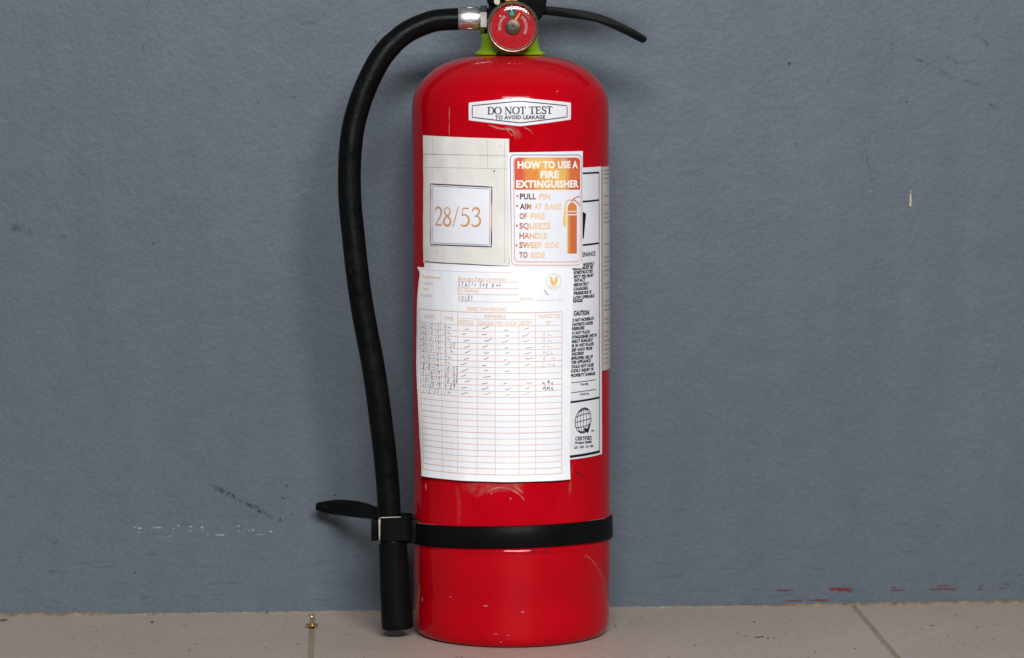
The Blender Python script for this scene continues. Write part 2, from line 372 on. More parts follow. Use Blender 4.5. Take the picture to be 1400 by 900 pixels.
# --- hand-drawn serif capitals and figures: strokes of (x, y) with (thin/thick) widths
TH, TK = .07, .16
SER = {
 'D': (.80, [([(.17,0),(.17,1)],TK), ([(.0,.022),(.34,.022)],TH), ([(.0,.978),(.34,.978)],TH), ([(.2,.975),(.42,.97),(.62,.86),(.70,.68),(.72,.5),(.70,.32),(.62,.14),(.42,.03),(.2,.025)],'c')]),
 'O': (.84, [([(.42,.98),(.24,.93),(.11,.76),(.07,.5),(.11,.24),(.24,.07),(.42,.02),(.60,.07),(.73,.24),(.77,.5),(.73,.76),(.60,.93),(.42,.98)],'o')]),
 'N': (.86, [([(.14,0),(.14,.98)],TH), ([(.12,.98),(.70,.02)],TK), ([(.70,0),(.70,1)],TH), ([(.0,.022),(.28,.022)],TH), ([(.0,.978),(.2,.978)],TH), ([(.56,.978),(.84,.978)],TH)]),
 'T': (.74, [([(.36,0),(.36,.98)],TK), ([(.02,.97),(.70,.97)],TH*1.2), ([(.035,.98),(.02,.74)],TH), ([(.685,.98),(.70,.74)],TH), ([(.18,.022),(.54,.022)],TH)]),
 'E': (.72, [([(.17,0),(.17,1)],TK), ([(.0,.022),(.62,.022)],TH*1.2), ([(.0,.978),(.60,.978)],TH*1.2), ([(.2,.51),(.46,.51)],TH), ([(.60,.03),(.65,.26)],TH), ([(.585,.97),(.60,.76)],TH), ([(.46,.40),(.46,.62)],TH)]),
 'S': (.62, [([(.50,.76),(.42,.93),(.28,.98),(.13,.91),(.08,.77),(.15,.62),(.30,.52),(.45,.41),(.52,.25),(.45,.08),(.28,.02),(.13,.07),(.05,.26)],'s'), ([(.50,.74),(.52,.97)],TH), ([(.05,.02),(.06,.28)],TH)]),
 '2': (.62, [([(.05,.74),(.10,.90),(.26,.98),(.43,.90),(.49,.72),(.43,.52),(.28,.30),(.06,.04)],'s'), ([(.04,.04),(.50,.04)],TK*.7), ([(.49,.03),(.55,.2)],TH)]),
 '8': (.62, [([(.28,.98),(.13,.90),(.09,.76),(.18,.60),(.34,.48),(.46,.36),(.49,.22),(.42,.07),(.27,.02),(.11,.08),(.05,.23),(.12,.40),(.28,.53),(.42,.64),(.46,.78),(.41,.92),(.28,.98)],'s')]),
 '/': (.46, [([(.02,-.04),(.36,1.04)],TH*1.1)]),
 '5': (.62, [([(.18,.95),(.50,.95)],TK*.6), ([(.18,.96),(.10,.58)],TH), ([(.10,.57),(.28,.62),(.43,.52),(.50,.34),(.45,.14),(.30,.03),(.14,.03),(.04,.11)],'s')]),
 '3': (.62, [([(.07,.78),(.15,.94),(.28,.98),(.41,.91),(.44,.77),(.36,.62),(.22,.54)],'s'), ([(.2,.54),(.38,.52),(.48,.40),(.49,.24),(.40,.08),(.24,.02),(.10,.05),(.04,.13)],'s')]),
 ' ': (.34, []),
}
def serif(ink, txt, p0, p1, cap, col, kw=1.0):
    A = uz(*p0); B = uz(*p1); tot = sum(SER[c][0] for c in txt)-.06; sx = (B[0]-A[0])/tot; sy = cap*S0*.968; sw = sy*kw; x = 0
    for c in txt:
        wd, sts = SER[c]
        for pts, w_ in sts:
            P = spline(pts, 5) if isinstance(w_, str) else pts
            if w_ == 'c': f = lambda t: (TH+(TK-TH)*math.sin(math.pi*t)**1.2)*sw
            elif w_ == 'o': f = lambda t: (TH+(TK-TH)*abs(math.sin(2*math.pi*t))**1.3)*sw
            elif w_ == 's': f = lambda t: (TH+(TK-TH)*.85*math.sin(math.pi*t))*sw
            else: f = w_*sw
            Q = [(A[0]+(x+px)*sx, A[1]+(B[1]-A[1])*(x+px)/tot+py*sy) for px, py in P]
            ink.ribbon(Q, f, col)
        x += wd
# --- pen handwriting: single strokes in a unit cell
HW = {'0':[[(.2,.1),(.05,.4),(.2,.9),(.5,.85),(.55,.4),(.35,.05),(.2,.1)]],'1':[[(.3,1),(.25,0)]],'2':[[(.05,.75),(.3,1),(.5,.75),(.05,.05),(.6,.08)]],
 '3':[[(.1,.95),(.5,.9),(.2,.55),(.5,.35),(.1,.0)]],'4':[[(.15,1),(.05,.5),(.5,.5)],[(.45,.9),(.4,-.1)]],'5':[[(.55,1),(.15,.95),(.15,.6),(.5,.45),(.4,.05),(.05,.05)]],
 '6':[[(.45,1),(.1,.4),(.25,0),(.5,.2),(.15,.4)]],'7':[[(.05,.95),(.55,.95),(.2,0)]],'8':[[(.5,.85),(.15,.95),(.15,.6),(.5,.3),(.25,0),(.05,.3),(.5,.85)]],
 '9':[[(.5,.7),(.2,.6),(.2,.95),(.5,.9),(.4,-.1)]],'-':[[(.05,.45),(.55,.5)]],':':[[(.25,.65),(.3,.7)],[(.25,.2),(.3,.25)]],'~':[[(.0,.55),(.3,.75),(.55,.3),(.95,.5),(1.1,.15)]],
 'A':[[(.0,0),(.3,1),(.55,0)],[(.1,.4),(.5,.45)]],'E':[[(.5,1),(.05,.95),(.05,0),(.55,.05)],[(.05,.5),(.4,.55)]],'F':[[(.05,0),(.1,1),(.55,1)],[(.1,.5),(.45,.55)]],
 'L':[[(.1,1),(.05,0),(.55,.05)]],'B':[[(.05,0),(.1,1),(.45,.8),(.1,.5),(.5,.25),(.05,0)]],'S':[[(.5,.9),(.1,.85),(.45,.3),(.05,.05)]],'t':[[(.25,.95),(.2,.0),(.4,.05)],[(.05,.65),(.45,.7)]],
 'h':[[(.1,1),(.05,0),(.3,.5),(.45,0)]],'r':[[(.05,.5),(.1,0),(.15,.4),(.4,.5)]],'f':[[(.45,.95),(.2,.8),(.2,-.2)],[(.05,.5),(.4,.5)]],'l':[[(.2,1),(.15,0)]],'n':[[(.05,.5),(.08,0),(.3,.5),(.4,0)]],
 'g':[[(.45,.5),(.1,.3),(.4,.05),(.45,.5),(.35,-.35),(.05,-.2)]],'a':[[(.45,.45),(.1,.3),(.2,.0),(.45,.4),(.5,0)]],'b':[[(.1,1),(.08,0),(.4,.2),(.1,.45)]],"'":[[(.2,1),(.15,.75)]],'.':[[(.2,0),(.25,.03)]],
 'c':[[(.45,.45),(.1,.3),(.2,0),(.5,.1)]],'s':[[(.4,.5),(.1,.4),(.4,.1),(.05,0)]],'/':[[(.05,-.1),(.5,1)]],'Q':[[(.4,.95),(.05,.6),(.3,.3),(.55,.7),(.4,.95)],[(.3,.5),(.7,.1)]],'M':[[(.0,0),(.15,.9),(.3,.3),(.5,.9),(.6,0)]],' ':[]}
def hand(ink, txt, p0, adv, h, col, wd=.55, jit=.08):
    x, y = p0
    for c in txt:
        for st in HW.get(c, []):
            P = [(x+(a+random.uniform(-jit, jit))*adv*.95+b*h*.12, y-(b+random.uniform(-jit, jit))*h) for a, b in st]
            ink.ribbon([uz(*q) for q in spline(P, 3)], wd*S0, col, step=.01)
        x += adv*(1.5 if c == '~' else 1)

# ================================================================== SETTING
wall = tag(obj('wall', prism([(-2.2,-.02),(2.2,-.02),(2.2,2.4),(-2.2,2.4)], WALL_Y, WALL_Y+.12), 'wall', smooth=False), kind='structure')
floor = tag(obj('floor', prism([(-2.2,-.06),(2.2,-.06),(2.2,-.0009),(-2.2,-.0009)], -.84, WALL_Y-.0005), 'grout', smooth=False), kind='structure')
# tiles: two seams are in view, the others repeat their spacing
a0, a1 = on_floor(427.5, 837), on_floor(424.5, 897); b0, b1 = on_floor(1166, 827.5), on_floor(1227.5, 899.5)
slA = (a1.x-a0.x)/(a1.y-a0.y); slB = (b1.x-b0.x)/(b1.y-b0.y)
TW = b0.x-a0.x; GR = .0042
seams = [(a0.x+(k)*TW, slB if k >= 1 else slA) for k in range(-4, 5)]
ty1 = WALL_Y-.003
for row in range(2):
    y1 = ty1-row*(TW+GR); y0 = y1-TW
    for (xa, sa), (xb, sb) in zip(seams, seams[1:]):
        yy = a0.y
        q = [(xa+sa*(y0-yy)+GR/2, y0), (xb+sb*(y0-yy)-GR/2, y0), (xb+sb*(y1-yy)-GR/2, y1), (xa+sa*(y1-yy)+GR/2, y1)]
        bm = bmesh.new(); top = [bm.verts.new((x, y, 0)) for x, y in q]; bot = [bm.verts.new((x, y, -.006)) for x, y in q]
        fs = [bm.faces.new(top), bm.faces.new(bot[::-1])]+[bm.faces.new((bot[k], bot[(k+1)%4], top[(k+1)%4], top[k])) for k in range(4)]
        bmesh.ops.bevel(bm, geom=[e for e in fs[0].edges], offset=.0009, segments=2, affect='EDGES', profile=.5)
        obj('tile', bm, 'tile', floor, smooth=False)
# filler bead along the foot of the wall, of uneven height
def bead(px0, px1, hpx, mat, name):
    bm = bmesh.new(); A = []; n = int((px1-px0)/3)+2
    for i in range(n):
        t = i/(n-1); px = px0+(px1-px0)*t; x = on_floor(px, 838-px*.013).x
        e = min(1, t*8+.15, (1-t)*8+.15)
        h = (hpx(px)+random.uniform(-1.1, .8))*S0*e; A.append([bm.verts.new((x, WALL_Y-.0031-random.random()*.0012, -.002)), bm.verts.new((x, WALL_Y-.0026, max(h*.6, .0003))), bm.verts.new((x, WALL_Y-.0004, max(h, .0005)))])
    for a, b in zip(A, A[1:]):
        for k in range(2): bm.faces.new((a[k], b[k], b[k+1], a[k+1]))
    return obj(name, bm, mat, floor)
bead(-40, 166, lambda p: 3.6, 'joint', 'joint_filler')
bead(560, 1046, lambda p: 1.6, 'grout', 'joint_filler')
bead(1046, 1460, lambda p: 2.5+(p-1046)*.0015, 'joint', 'joint_filler')
bead(166, 560, lambda p: 1.2, 'grout', 'joint_filler')

# marks on the wall
def blob(px, py, w_, h_, mat, name, off=.0004, n=14, rough=.35, parent=wall):
    bm = bmesh.new(); c = on_wall(px, py, off); vs = []
    for k in range(n):
        a = 2*math.pi*k/n; f = 1+random.uniform(-rough, rough)
        vs.append(bm.verts.new((c.x+math.cos(a)*w_*S0*.5*f, WALL_Y-off, c.z+math.sin(a)*h_*S0*.5*f)))
    cc = bm.verts.new((c.x, WALL_Y-off-.0002, c.z))
    for k in range(n): bm.faces.new((vs[k], cc, vs[(k+1)%n]))
    bmesh.ops.recalc_face_normals(bm, faces=bm.faces)
    return obj(name, bm, mat, parent)
for px, py, w_, h_ in ((1071,807.5,22,2.6),(1150,805.5,30,4.6),(1140,805,14,2.6),(1161,808.5,10,2),(1226,807,20,1.7),(1223,803,5,2.2),(1290,801.5,18,1.5),(1290,805.5,28,2),(1276,806,8,1.4),(1340,805.5,9,1.4),(1341,801.5,5,1),(1369,804.5,9,1.3),(1376,799,9,1),(1120,820.5,34,2.2),(1085,821.5,26,1.6)):
    blob(px, py, w_, h_, 'redchip', 'paint_chip', n=18, rough=.45)
for px, py, w_, h_ in ((191,722.5,5,2.4),(184,721,3,1.4),(190,728,3.4,1.5),(216,721.3,15,1.2),(237,723.5,3,1.6),(244,719,3.4,1.5),(261,720,3.2,2),(260,726.5,3,1.4),(276,721,4,2),(277,725,2.4,1.2),(300,731.5,12,1.2),(304,731.8,4,1.8),(326,719.5,3,2),(327,726.5,2.4,1.4),(346,725,4,1.8),(340,726,2.4,1.2),(370,727,6,2),(232,733,3,1.2),(236,732.5,2.4,1.2),(284,731,8,.8),(355,731,14,.7)):
    blob(px, py, w_, h_, 'chalk', 'plaster_nick', n=9)
for px, py, w_, h_ in ((1245,273,1.8,18),(1244.6,280,2.8,4.5),(1245.3,262,1.5,2.2)): blob(px, py, w_, h_, 'cream', 'paint_fleck', n=12, rough=.15)
for px, py, w_, h_ in ((1079,87,3.6,4.4),(1239,139.5,4,2),(392,664,3,2.4),(387,681.5,3.4,2.2),(399,702.5,2,1.6),(383,711,1.6,6),(210,332,2,4),(175,312,1.6,2),(413,33.5,2,1.6),(514,57,4.5,1.8),(114,238,3.5,1.2),(1151,167,1.6,1.6),(1343,741,1.6,1.6),(1400-42,741,1.4,1.2),(1280,718.5,1.6,1.4),(185,783,4,1.6),(76,784,10,1.2),(200,818,9,2),(10,809,12,1),(1133,791,8,1.2),(458,677,3,2)): blob(px, py, w_, h_, 'gouge' if w_ > 7 else 'dark', 'dirt_speck', n=9)
blob(452, 706.5, 9, 7, 'tan', 'glue_spot', n=12)
blob(1089.5, 194, 5.5, 7, 'wall', 'paint_drip', off=.0006, n=14, rough=.08)
blob(1089.5, 194.5, 4, 5.2, 'wall', 'paint_drip', off=.0013, n=14, rough=.08)
def wallfilm(pts, wd, mat, name, off=.0005):
    ink = Ink(0, tf=lambda x, z, o: (x, WALL_Y-off-o, z)); P = [on_wall(*p) for p in pts]; P = [(p.x, p.z) for p in P]
    # a soft-edged ribbon: five strands, faded to the edges and the ends
    Q = spline(P, 8); n = len(Q); vs = []; cs = []; fs = []
    for i, p in enumerate(Q):
        a, b = Q[max(0, i-1)], Q[min(n-1, i+1)]; dx, dz = b[0]-a[0], b[1]-a[1]; l = math.hypot(dx, dz); e = min(1, 5*i/n, 5*(n-1-i)/n)
        for k, al in ((-1, 0), (-.5, 1), (0, 1), (.5, 1), (1, 0)):
            h = wd*S0/2*k*(.35+.65*e); vs.append((p[0]-dz/l*h, p[1]+dx/l*h)); cs.append((al*e,)*3+(1,))
    for i in range(n-1):
        for k in range(4): fs.append((5*i+k, 5*i+k+1, 5*i+6+k, 5*i+5+k))
    ink.add(vs, fs, g(1)); ink.c = cs; return ink.build(name, wall, mat)
wallfilm([(283,661),(306,672),(330,684),(352,696),(383,713)], 9, 'scuff', 'scuff_mark')
wallfilm([(306,672),(330,684)], 6, 'scuff', 'scuff_mark', .0007); wallfilm([(340,689),(368,704)], 8, 'scuff', 'scuff_mark', .0007)
for pts, wd in (([(1248,78),(1265,86),(1275,92)],6),([(1293,75),(1302,82),(1312,90)],9),([(1300,105),(1318,110),(1345,118)],6),([(1280,90),(1292,100),(1305,107)],12),([(1340,52),(1348,58),(1352,64)],6),([(1330,24),(1342,28)],4),([(1310,118),(1318,124)],6),([(1350,142),(1366,148)],5),([(1215,58),(1232,66)],4),([(1328,115),(1340,104),(1350,100)],2.5),
    ([(1180,180),(1184,210),(1190,240),(1192,265)],2.5),([(320,22),(340,26)],5),([(365,28),(378,36)],4),([(420,30),(440,32)],4),([(345,135),(356,140)],5),([(240,235),(248,240)],5),([(195,60),(197,72)],3),([(10,310),(30,312),(45,320)],14),([(85,320),(95,335)],8),([(395,130),(410,138)],4),([(62,780),(90,786)],4),([(15,778),(26,772)],6),([(190,818),(208,816)],4),([(70,742),(82,739)],5),([(955,302),(1050,304)],1.5)):
    wallfilm(pts, wd, 'gouge', 'scuff_mark')

# ================================================================== FIRE EXTINGUISHER
ex = tag(empty('fire_extinguisher', (0,0,0), -YAW), 'red fire extinguisher with taped papers, standing on the tiles against the wall', 'fire extinguisher')
zc = .013
prof = list(PROF)
prof += [(RAD, zax(300)), (RAD, zax(600)), (RAD, ZSEAM+.0022), (RAD+.0001, ZSEAM+.0012), (RAD+.0007, ZSEAM+.0004), (RAD+.0007, ZSEAM-.0006), (RAD+.0001, ZSEAM-.0014), (RAD, ZSEAM-.003),
         (RAD, ZLOW+.001), (RAD-.0007, ZLOW-.0008), (RAD-.0006, .022), (RAD-.0007, .014), (RAD-.0013, .008), (RAD-.0024, .0042), (RAD-.0042, .0018), (RAD-.0066, .0007), (RAD-.010, .0004), (RAD-.018, .004), (0, .012)]
# densify the shoulder smoothly
sh = spline(prof[1:13], 5); prof = [prof[0]]+sh+prof[13:]
body = obj('cylinder', lathe(prof, 160), 'red', ex); body['label'] = 'glossy red steel cylinder'

def surf_film(pts, wd, mat, name, parent, off=.0003, ends=5):
    ink = Ink(off); Q = spline([uz(*p) for p in pts], 8); n = len(Q); vs = []; cs = []; fs = []
    for i, p in enumerate(Q):
        a, b = Q[max(0, i-1)], Q[min(n-1, i+1)]; dx, dz = b[0]-a[0], b[1]-a[1]; l = math.hypot(dx, dz) or 1; e = min(1, ends*i/n, ends*(n-1-i)/n)
        for k, al in ((-1, 0), (-.5, 1), (0, 1), (.5, 1), (1, 0)):
            h = wd*S0/2*k; vs.append((p[0]-dz/l*h, p[1]+dx/l*h)); cs.append((al*e,)*3+(1,))
    for i in range(n-1):
        for k in range(4): fs.append((5*i+k, 5*i+k+1, 5*i+6+k, 5*i+5+k))
    ink.add(vs, fs, g(1)); ink.c = cs; return ink.build(name, parent, mat)
surf_film([(628,664),(660,667),(700,664),(718,670)], 17, 'residue', 'tape_residue', body)
surf_film([(640,668),(652,675),(662,668)], 12, 'residue', 'tape_residue', body, .00035)
surf_film([(664,674),(680,667),(698,669),(712,678),(717,685)], 2.2, 'scratch_and_glint', 'scratch_and_glint', body)
surf_film([(700,660),(708,668),(716,675)], 3, 'scratch_and_glint', 'scratch_and_glint', body)
surf_film([(624,662),(628,690),(627,718)], 7, 'residue', 'tape_residue', body)
surf_film([(782,632),(780,655),(778,680)], 6, 'residue', 'tape_residue', body)
surf_film([(567,610),(574,625),(572,655),(569,670)], 6, 'residue', 'tape_residue', body)
surf_film([(666,170),(684,176),(700,178),(706,192)], 3, 'scratch_and_glint', 'scratch_and_glint', body); surf_film([(690,174),(704,178),(712,190)], 9, 'residue', 'tape_residue', body)
surf_film([(716,174),(724,178),(729,184)], 2, 'scratch_and_glint', 'scratch_and_glint', body); surf_film([(690,172),(696,182),(702,186)], 1.5, 'scratch_and_glint', 'scratch_and_glint', body)
surf_film([(567,290),(566,305)], 8, 'scratch_and_glint', 'scratch_and_glint', body); surf_film([(568,330),(570,355)], 14, 'residue', 'tape_residue', body)
surf_film([(718,753.6),(733,754.6),(752,753)], 3.6, 'grime', 'black_scuff', body, .0011); surf_film([(722,752.6),(745,753.4)], 4, 'grime', 'black_scuff', body, .0012)
surf_film([(798,757),(812,770),(826,796)], 1.1, 'scratch_and_glint', 'scratch_and_glint', body)
surf_film([(615,146),(614.5,165),(614.5,186)], 1.4, 'scratch_and_glint', 'scratch_and_glint', body, .0003, 20)  # reflection along a clear tape edge, painted as a pale line
surf_film([(786,645),(794,650),(798,655)], 5, 'grime', 'brown_stain', body, .00032)
def body_chip(px, py, w_, h_):
    ink = Ink(.0002); u, z = uz(px, py); n = 9
    ink.poly([(u+math.cos(6.283*k/n)*w_*S0/2*random.uniform(.6, 1.2), z+math.sin(6.283*k/n)*h_*S0/2*random.uniform(.6, 1.2)) for k in range(n)], lin((196,120,114)))
    ink.build('paint_chip', body)
for a in ((582.5,666,5,9),(577.5,820,4,6),(664,828.5,8,1.6),(714.5,836.5,5,2),(678,867,7,.9),(695,869,4,1.2),(685,878,3,1.2),(799,761.5,2.5,1.2),(762,125,2,2),(616,816,4,1.2),(698,682,2.4,3),(672,675,1.5,4)): body_chip(*a)

# --- neck, collar, valve
cxp = L(697, 60, 0); ZT = PROF[0][1]
def nz(py): return L(700, py, 0).z
neck_x = cxp.x
MT = Matrix.Translation((neck_x, 0, 0))
obj('neck', lathe([(0,ZT-.004),(25*S0,ZT-.004),(25*S0,nz(30)),(0,nz(30))], 48, M_=MT), 'nickel', ex, autos=40)
cp = [(34,76.2),(47.5,75.8),(48.3,74.6),(48.3,72.4),(47.2,71.4),(43.5,70.2),(41,66.5),(39.8,61),(39.2,54),(39,47.5),(38,46.6),(35.5,46.6),(35.5,76.2)]
col_ = obj('collar', lathe([(r*S0, nz(p)) for r, p in cp], 96, M_=MT), 'lime', ex, autos=50); col_['label'] = 'lime green plastic neck ring'
sp = obj('split', pxprism([(679,73),(684,70.5),(685,71.5),(681,75.8),(678,75.8)], -48.6*S0, -46*S0, mid=-47*S0), 'dark', col_, smooth=False)
valve = obj('valve_body', pxprism([(672,46),(731,46),(734,38),(734,-26),(668,-26),(668,40)], -.019, .019, .002), 'black_metal', ex, autos=40)
obj('lever_bracket', pxprism([(664,-40),(747,-40),(747,4),(745,14),(741,24),(736,27.5),(722,24),(712,9),(690,8.5),(676,8),(666,5)], -.0225, .0135, .0012), 'black_metal', valve, autos=40)
# lower carrying lever (folded sheet, seen from its side) and squeeze lever above it
def lever(cl, wid, name, y0, y1):
    up = []; dn = []; Q = spline([tuple(c[:2])+(c[2],) for c in cl], 6)
    for i, q in enumerate(Q):
        a, b = Q[max(0, i-1)], Q[min(len(Q)-1, i+1)]; dx, dy = b[0]-a[0], b[1]-a[1]; l = math.hypot(dx, dy); nx, ny = -dy/l, dx/l
        up.append((q[0]-nx*q[2]/2, q[1]-ny*q[2]/2)); dn.append((q[0]+nx*q[2]/2, q[1]+ny*q[2]/2))
    e = Q[-1]; p = Q[-2]; a0_ = math.atan2(e[1]-p[1], e[0]-p[0]); arc = [(e[0]+math.cos(a0_+t)*e[2]/2, e[1]+math.sin(a0_+t)*e[2]/2) for t in (-1.1, -.6, 0, .6, 1.1)]
    return obj(name, pxprism(up+arc+dn[::-1], y0, y1, .0011), 'black_metal', ex, autos=60)
lv = lever([(728,14,13),(750,15,11.6),(775,18,12),(800,21.5,11.5),(820,26,11),(840,34,10.8),(858,42.5,10.5),(872,50,10),(879,54,9.2)], 0, 'carrying_lever', -.011, .011)
lever([(700,-34,14),(740,-40,13),(780,-46,12.5),(820,-46,12),(856,-38,11),(872,-30,10)], 0, 'squeeze_lever', -.012, .012)
p = L(679.5, 2.5, -.0255)
pin = obj('safety_pin', tube([(p.x, -.030, p.z), (p.x, -.0288, p.z), (p.x, .02, p.z)], [4.0*S0, 4.4*S0, 4.0*S0], 20), 'brass', ex, autos=50)
ringpts = [L(699+12*math.cos(t/24*6.2832), -8+10*math.sin(t/24*6.2832), -.0265) for t in range(25)]
obj('seal_wire', tube(ringpts, 1.4*S0, 8), 'yellow', pin)

# --- pressure gauge, facing the viewer
gc = L(701.3, 37, -.040); GS = S0*(DA-.04)/DA
ga = empty('pressure_gauge', gc); ga.parent = ex; ga['label'] = 'round pressure gauge with red dial and green zone'
GM = Matrix.Rotation(math.pi/2, 4, 'X')     # lathe z -> towards the viewer (-y)
rim = obj('gauge_rim', lathe([(0,-.012),(20*GS,-.012),(22*GS,-.010),(33*GS,-.009),(35.4*GS,-.0075),(35.9*GS,-.004),(35.9*GS,.0015),(35.2*GS,.0034),(33.6*GS,.0044),(32.2*GS,.0042),(31.2*GS,.0030),(30.6*GS,.0004),(0,.0004)], 96, M_=GM), 'brass', ga, autos=60)
obj('gauge_stem', tube([(0,.010,0),(0,.05,0)], 9*GS, 24), 'brass', ga)
obj('dial', lathe([(30.3*GS,.0007),(0,.0007)], 96, M_=GM), 'face', ga, smooth=False)
gt = lambda u, z, o: (u*GS, -.0008-o*6, -z*GS)
W_ = lin((206,168,168))
def arcs(ink, r0, r1, a0_, a1_, col, n=24):
    pts = []; 
    for k in range(n+1):
        a = R_(a0_+(a1_-a0_)*k/n); pts += [(r0*math.sin(a), -r0*math.cos(a)), (r1*math.sin(a), -r1*math.cos(a))]
    ink.add(pts, [(2*k, 2*k+1, 2*k+3, 2*k+2) for k in range(n)], col)
def arctext(ink, txt, r, h, a0_, a1_, col, inward=False, bold=.02):
    v, f = text_mesh(txt, bold); x0 = min(p[0] for p in v); x1 = max(p[0] for p in v); pts = []
    for x, y in v:
        a = R_(a0_+(a1_-a0_)*(x-x0)/(x1-x0)); rr = r+(y/CAPH*h)*(-1 if inward else 1); pts.append((rr*math.sin(a), -rr*math.cos(a)))
    ink.add(pts, f, col)
gz = Ink(.00002, tf=gt); arcs(gz, 13, 27, -22, 12, lin((8,70,52))); gz.build('green_zone', ga)
gl = Ink(.00012, tf=gt)
arctext(gl, 'RECHARGE', 16.6, 3.6, -104, -36, W_); arctext(gl, 'OVERCHARGED', 16.6, 3.6, 40, 122, W_)
arcs(gl, 22.5, 26.5, 36, 66, lin((150,70,72))); arcs(gl, 21.5, 24, -52, -47, W_, 3)
arctext(gl, '195', 15.5, 5, -12, 4, lin((150,196,190)), bold=.01); arcs(gl, 21, 24, -5.5, -2.5, lin((180,215,205)), 2)
gl.build('dial_lettering', ga)
nd = Ink(.0004, tf=gt); nd.poly([(2.2,-9.5),(4.4,-8.2),(10.2,-18.6),(9.2,-19.2)], lin((226,176,84))); nd.build('needle', ga)
obj('dial_hub', lathe([(10.6*GS,.0010),(10.4*GS,.0022),(9*GS,.0026),(2*GS,.0024),(1.2*GS,.0012),(0,.0012)], 48, M_=GM), 'hub', ga, autos=40)
obj('lens', lathe([(31.4*math.sin(a*.0785)*GS, .0034+.0022*math.cos(a*.0785)) for a in range(20, -1, -1)], 128, M_=GM), 'lens', ga)

# --- hose with its ferrule and nut
fa = L(656.5, 25.5, 0); fb = L(627, 26, 0)
def xtube(stations, n, mat, name, parent, autos=40, y=0.0, flatten=None):
    """stations: (px, centre row, radius px) along x"""
    pts = [L(a, b, y) for a, b, _ in stations]; return obj(name, tube(pts, [r*S0 for *_, r in stations], n), mat, parent, autos=autos)
hosep = [(629,26.2,0.0),(612,26.8,0),(590,29.7,-.001),(561,41.5,-.003),(540,57,-.005),(523,76,-.007),(508.5,101,-.009),(494,135,-.011),(483.5,172,-.013),(479,206,-.015),(477.7,242,-.016),(478.8,280,-.017),(482,313,-.018),(487.5,365,-.020),(493.5,410,-.021),(502,458,-.022),(511,506,-.023),(521,578,-.024),(529,649,-.025),(532.5,706,-.026),(534.5,730,-.026)]
hp = spline(hosep, 10); HP = [L(*q) for q in hp]
hr = []
for q in hp:
    wv = 30.2 if q[1] < 60 else 31.4
    hr.append(wv/2*S0)
hose = obj('hose', tube(HP, hr, 40), 'rubber', ex, autos=50); hose['label'] = 'black rubber hose'
fer = obj('ferrule', tube([L(a, 25.6, 0) for a in (626.6, 627.2, 640, 641, 642, 655.4, 656.2)], [x*S0 for x in (15.0, 15.7, 15.7, 15.4, 15.7, 15.7, 15.0)], 40), 'chrome', hose, autos=50)
# crimped flats along the ferrule
for k in range(8):
    a = k*math.pi/4+.3; c0, c1 = L(628.5, 25.6, 0), L(654.5, 25.6, 0); d = Vector((0, math.cos(a), math.sin(a)))*15.75*S0
    obj('crimp', tube([c0+d, c1+d], .55*S0, 8), 'nickel', fer)
nut = bmesh.new(); pts = []
nut = obj('hex_nut', tube([L(a, 27.5, 0) for a in (656.3, 657.2, 665.5, 666.5)], [x*S0 for x in (17.5, 20, 20, 17.5)], 6), 'nickel', hose, smooth=False)
obj('hose_union', tube([L(666, 27, 0), L(690, 27, 0)], 15.5*S0, 32), 'black_metal', hose, autos=40)
# --- nozzle (hangs just clear of the floor)
nzp = [(534.5,722,14.5),(536.5,741,16.5),(537,743,19.2),(538,760,19.6),(540,800,20.6),(543,850,21.6),(543.4,857,21.6),(543.5,858.6,20.6)]
nzl = obj('nozzle', tube([L(a, b, -.026) for a, b, _ in nzp], [r*S0*.985 for *_, r in nzp], 48), 'plastic', ex, autos=45); nzl['label'] = 'black plastic nozzle'
pb = L(543.5, 858.7, -.026); obj('nozzle_mouth', lathe([(17*S0,-.0002),(0,-.0002)], 32, M_=Matrix.Translation(pb)), 'dark', nzl, smooth=False)

# --- retaining strap with hose clip
ZS = H-(722.5-HOR)*S0
SM = Matrix.Translation((0.0, 0, ZS)) @ Matrix.Rotation(R_(-3.4), 4, 'X') @ Matrix.Rotation(R_(-1.3), 4, 'Y')
hh = 14.6*S0
strap = obj('strap', lathe([(RAD-.0004,-hh),(RAD+.0016,-hh),(RAD+.0021,-hh+.0006),(RAD+.0021,hh-.0006),(RAD+.0016,hh),(RAD-.0004,hh)], 160, M_=SM), 'plastic', ex, autos=40); strap['label'] = 'black plastic strap around the cylinder'
for seg in ((-72,-47),(50,68)):  # worn top edge of the strap, its highlight painted as pale strips
    wr = bmesh.new(); n = 14; rows = []
    for r in (RAD+.0006, RAD+.0019):
        row = []
        for k in range(n+1):
            a = R_(seg[0]+(seg[1]-seg[0])*k/n); row.append(SM @ Vector((r*math.sin(a), -r*math.cos(a), hh+.0002)))
        rows.append(row)
    grid_bm(rows, wr); obj('worn_highlight_strip', wr, 'worn_highlight', strap, smooth=False)
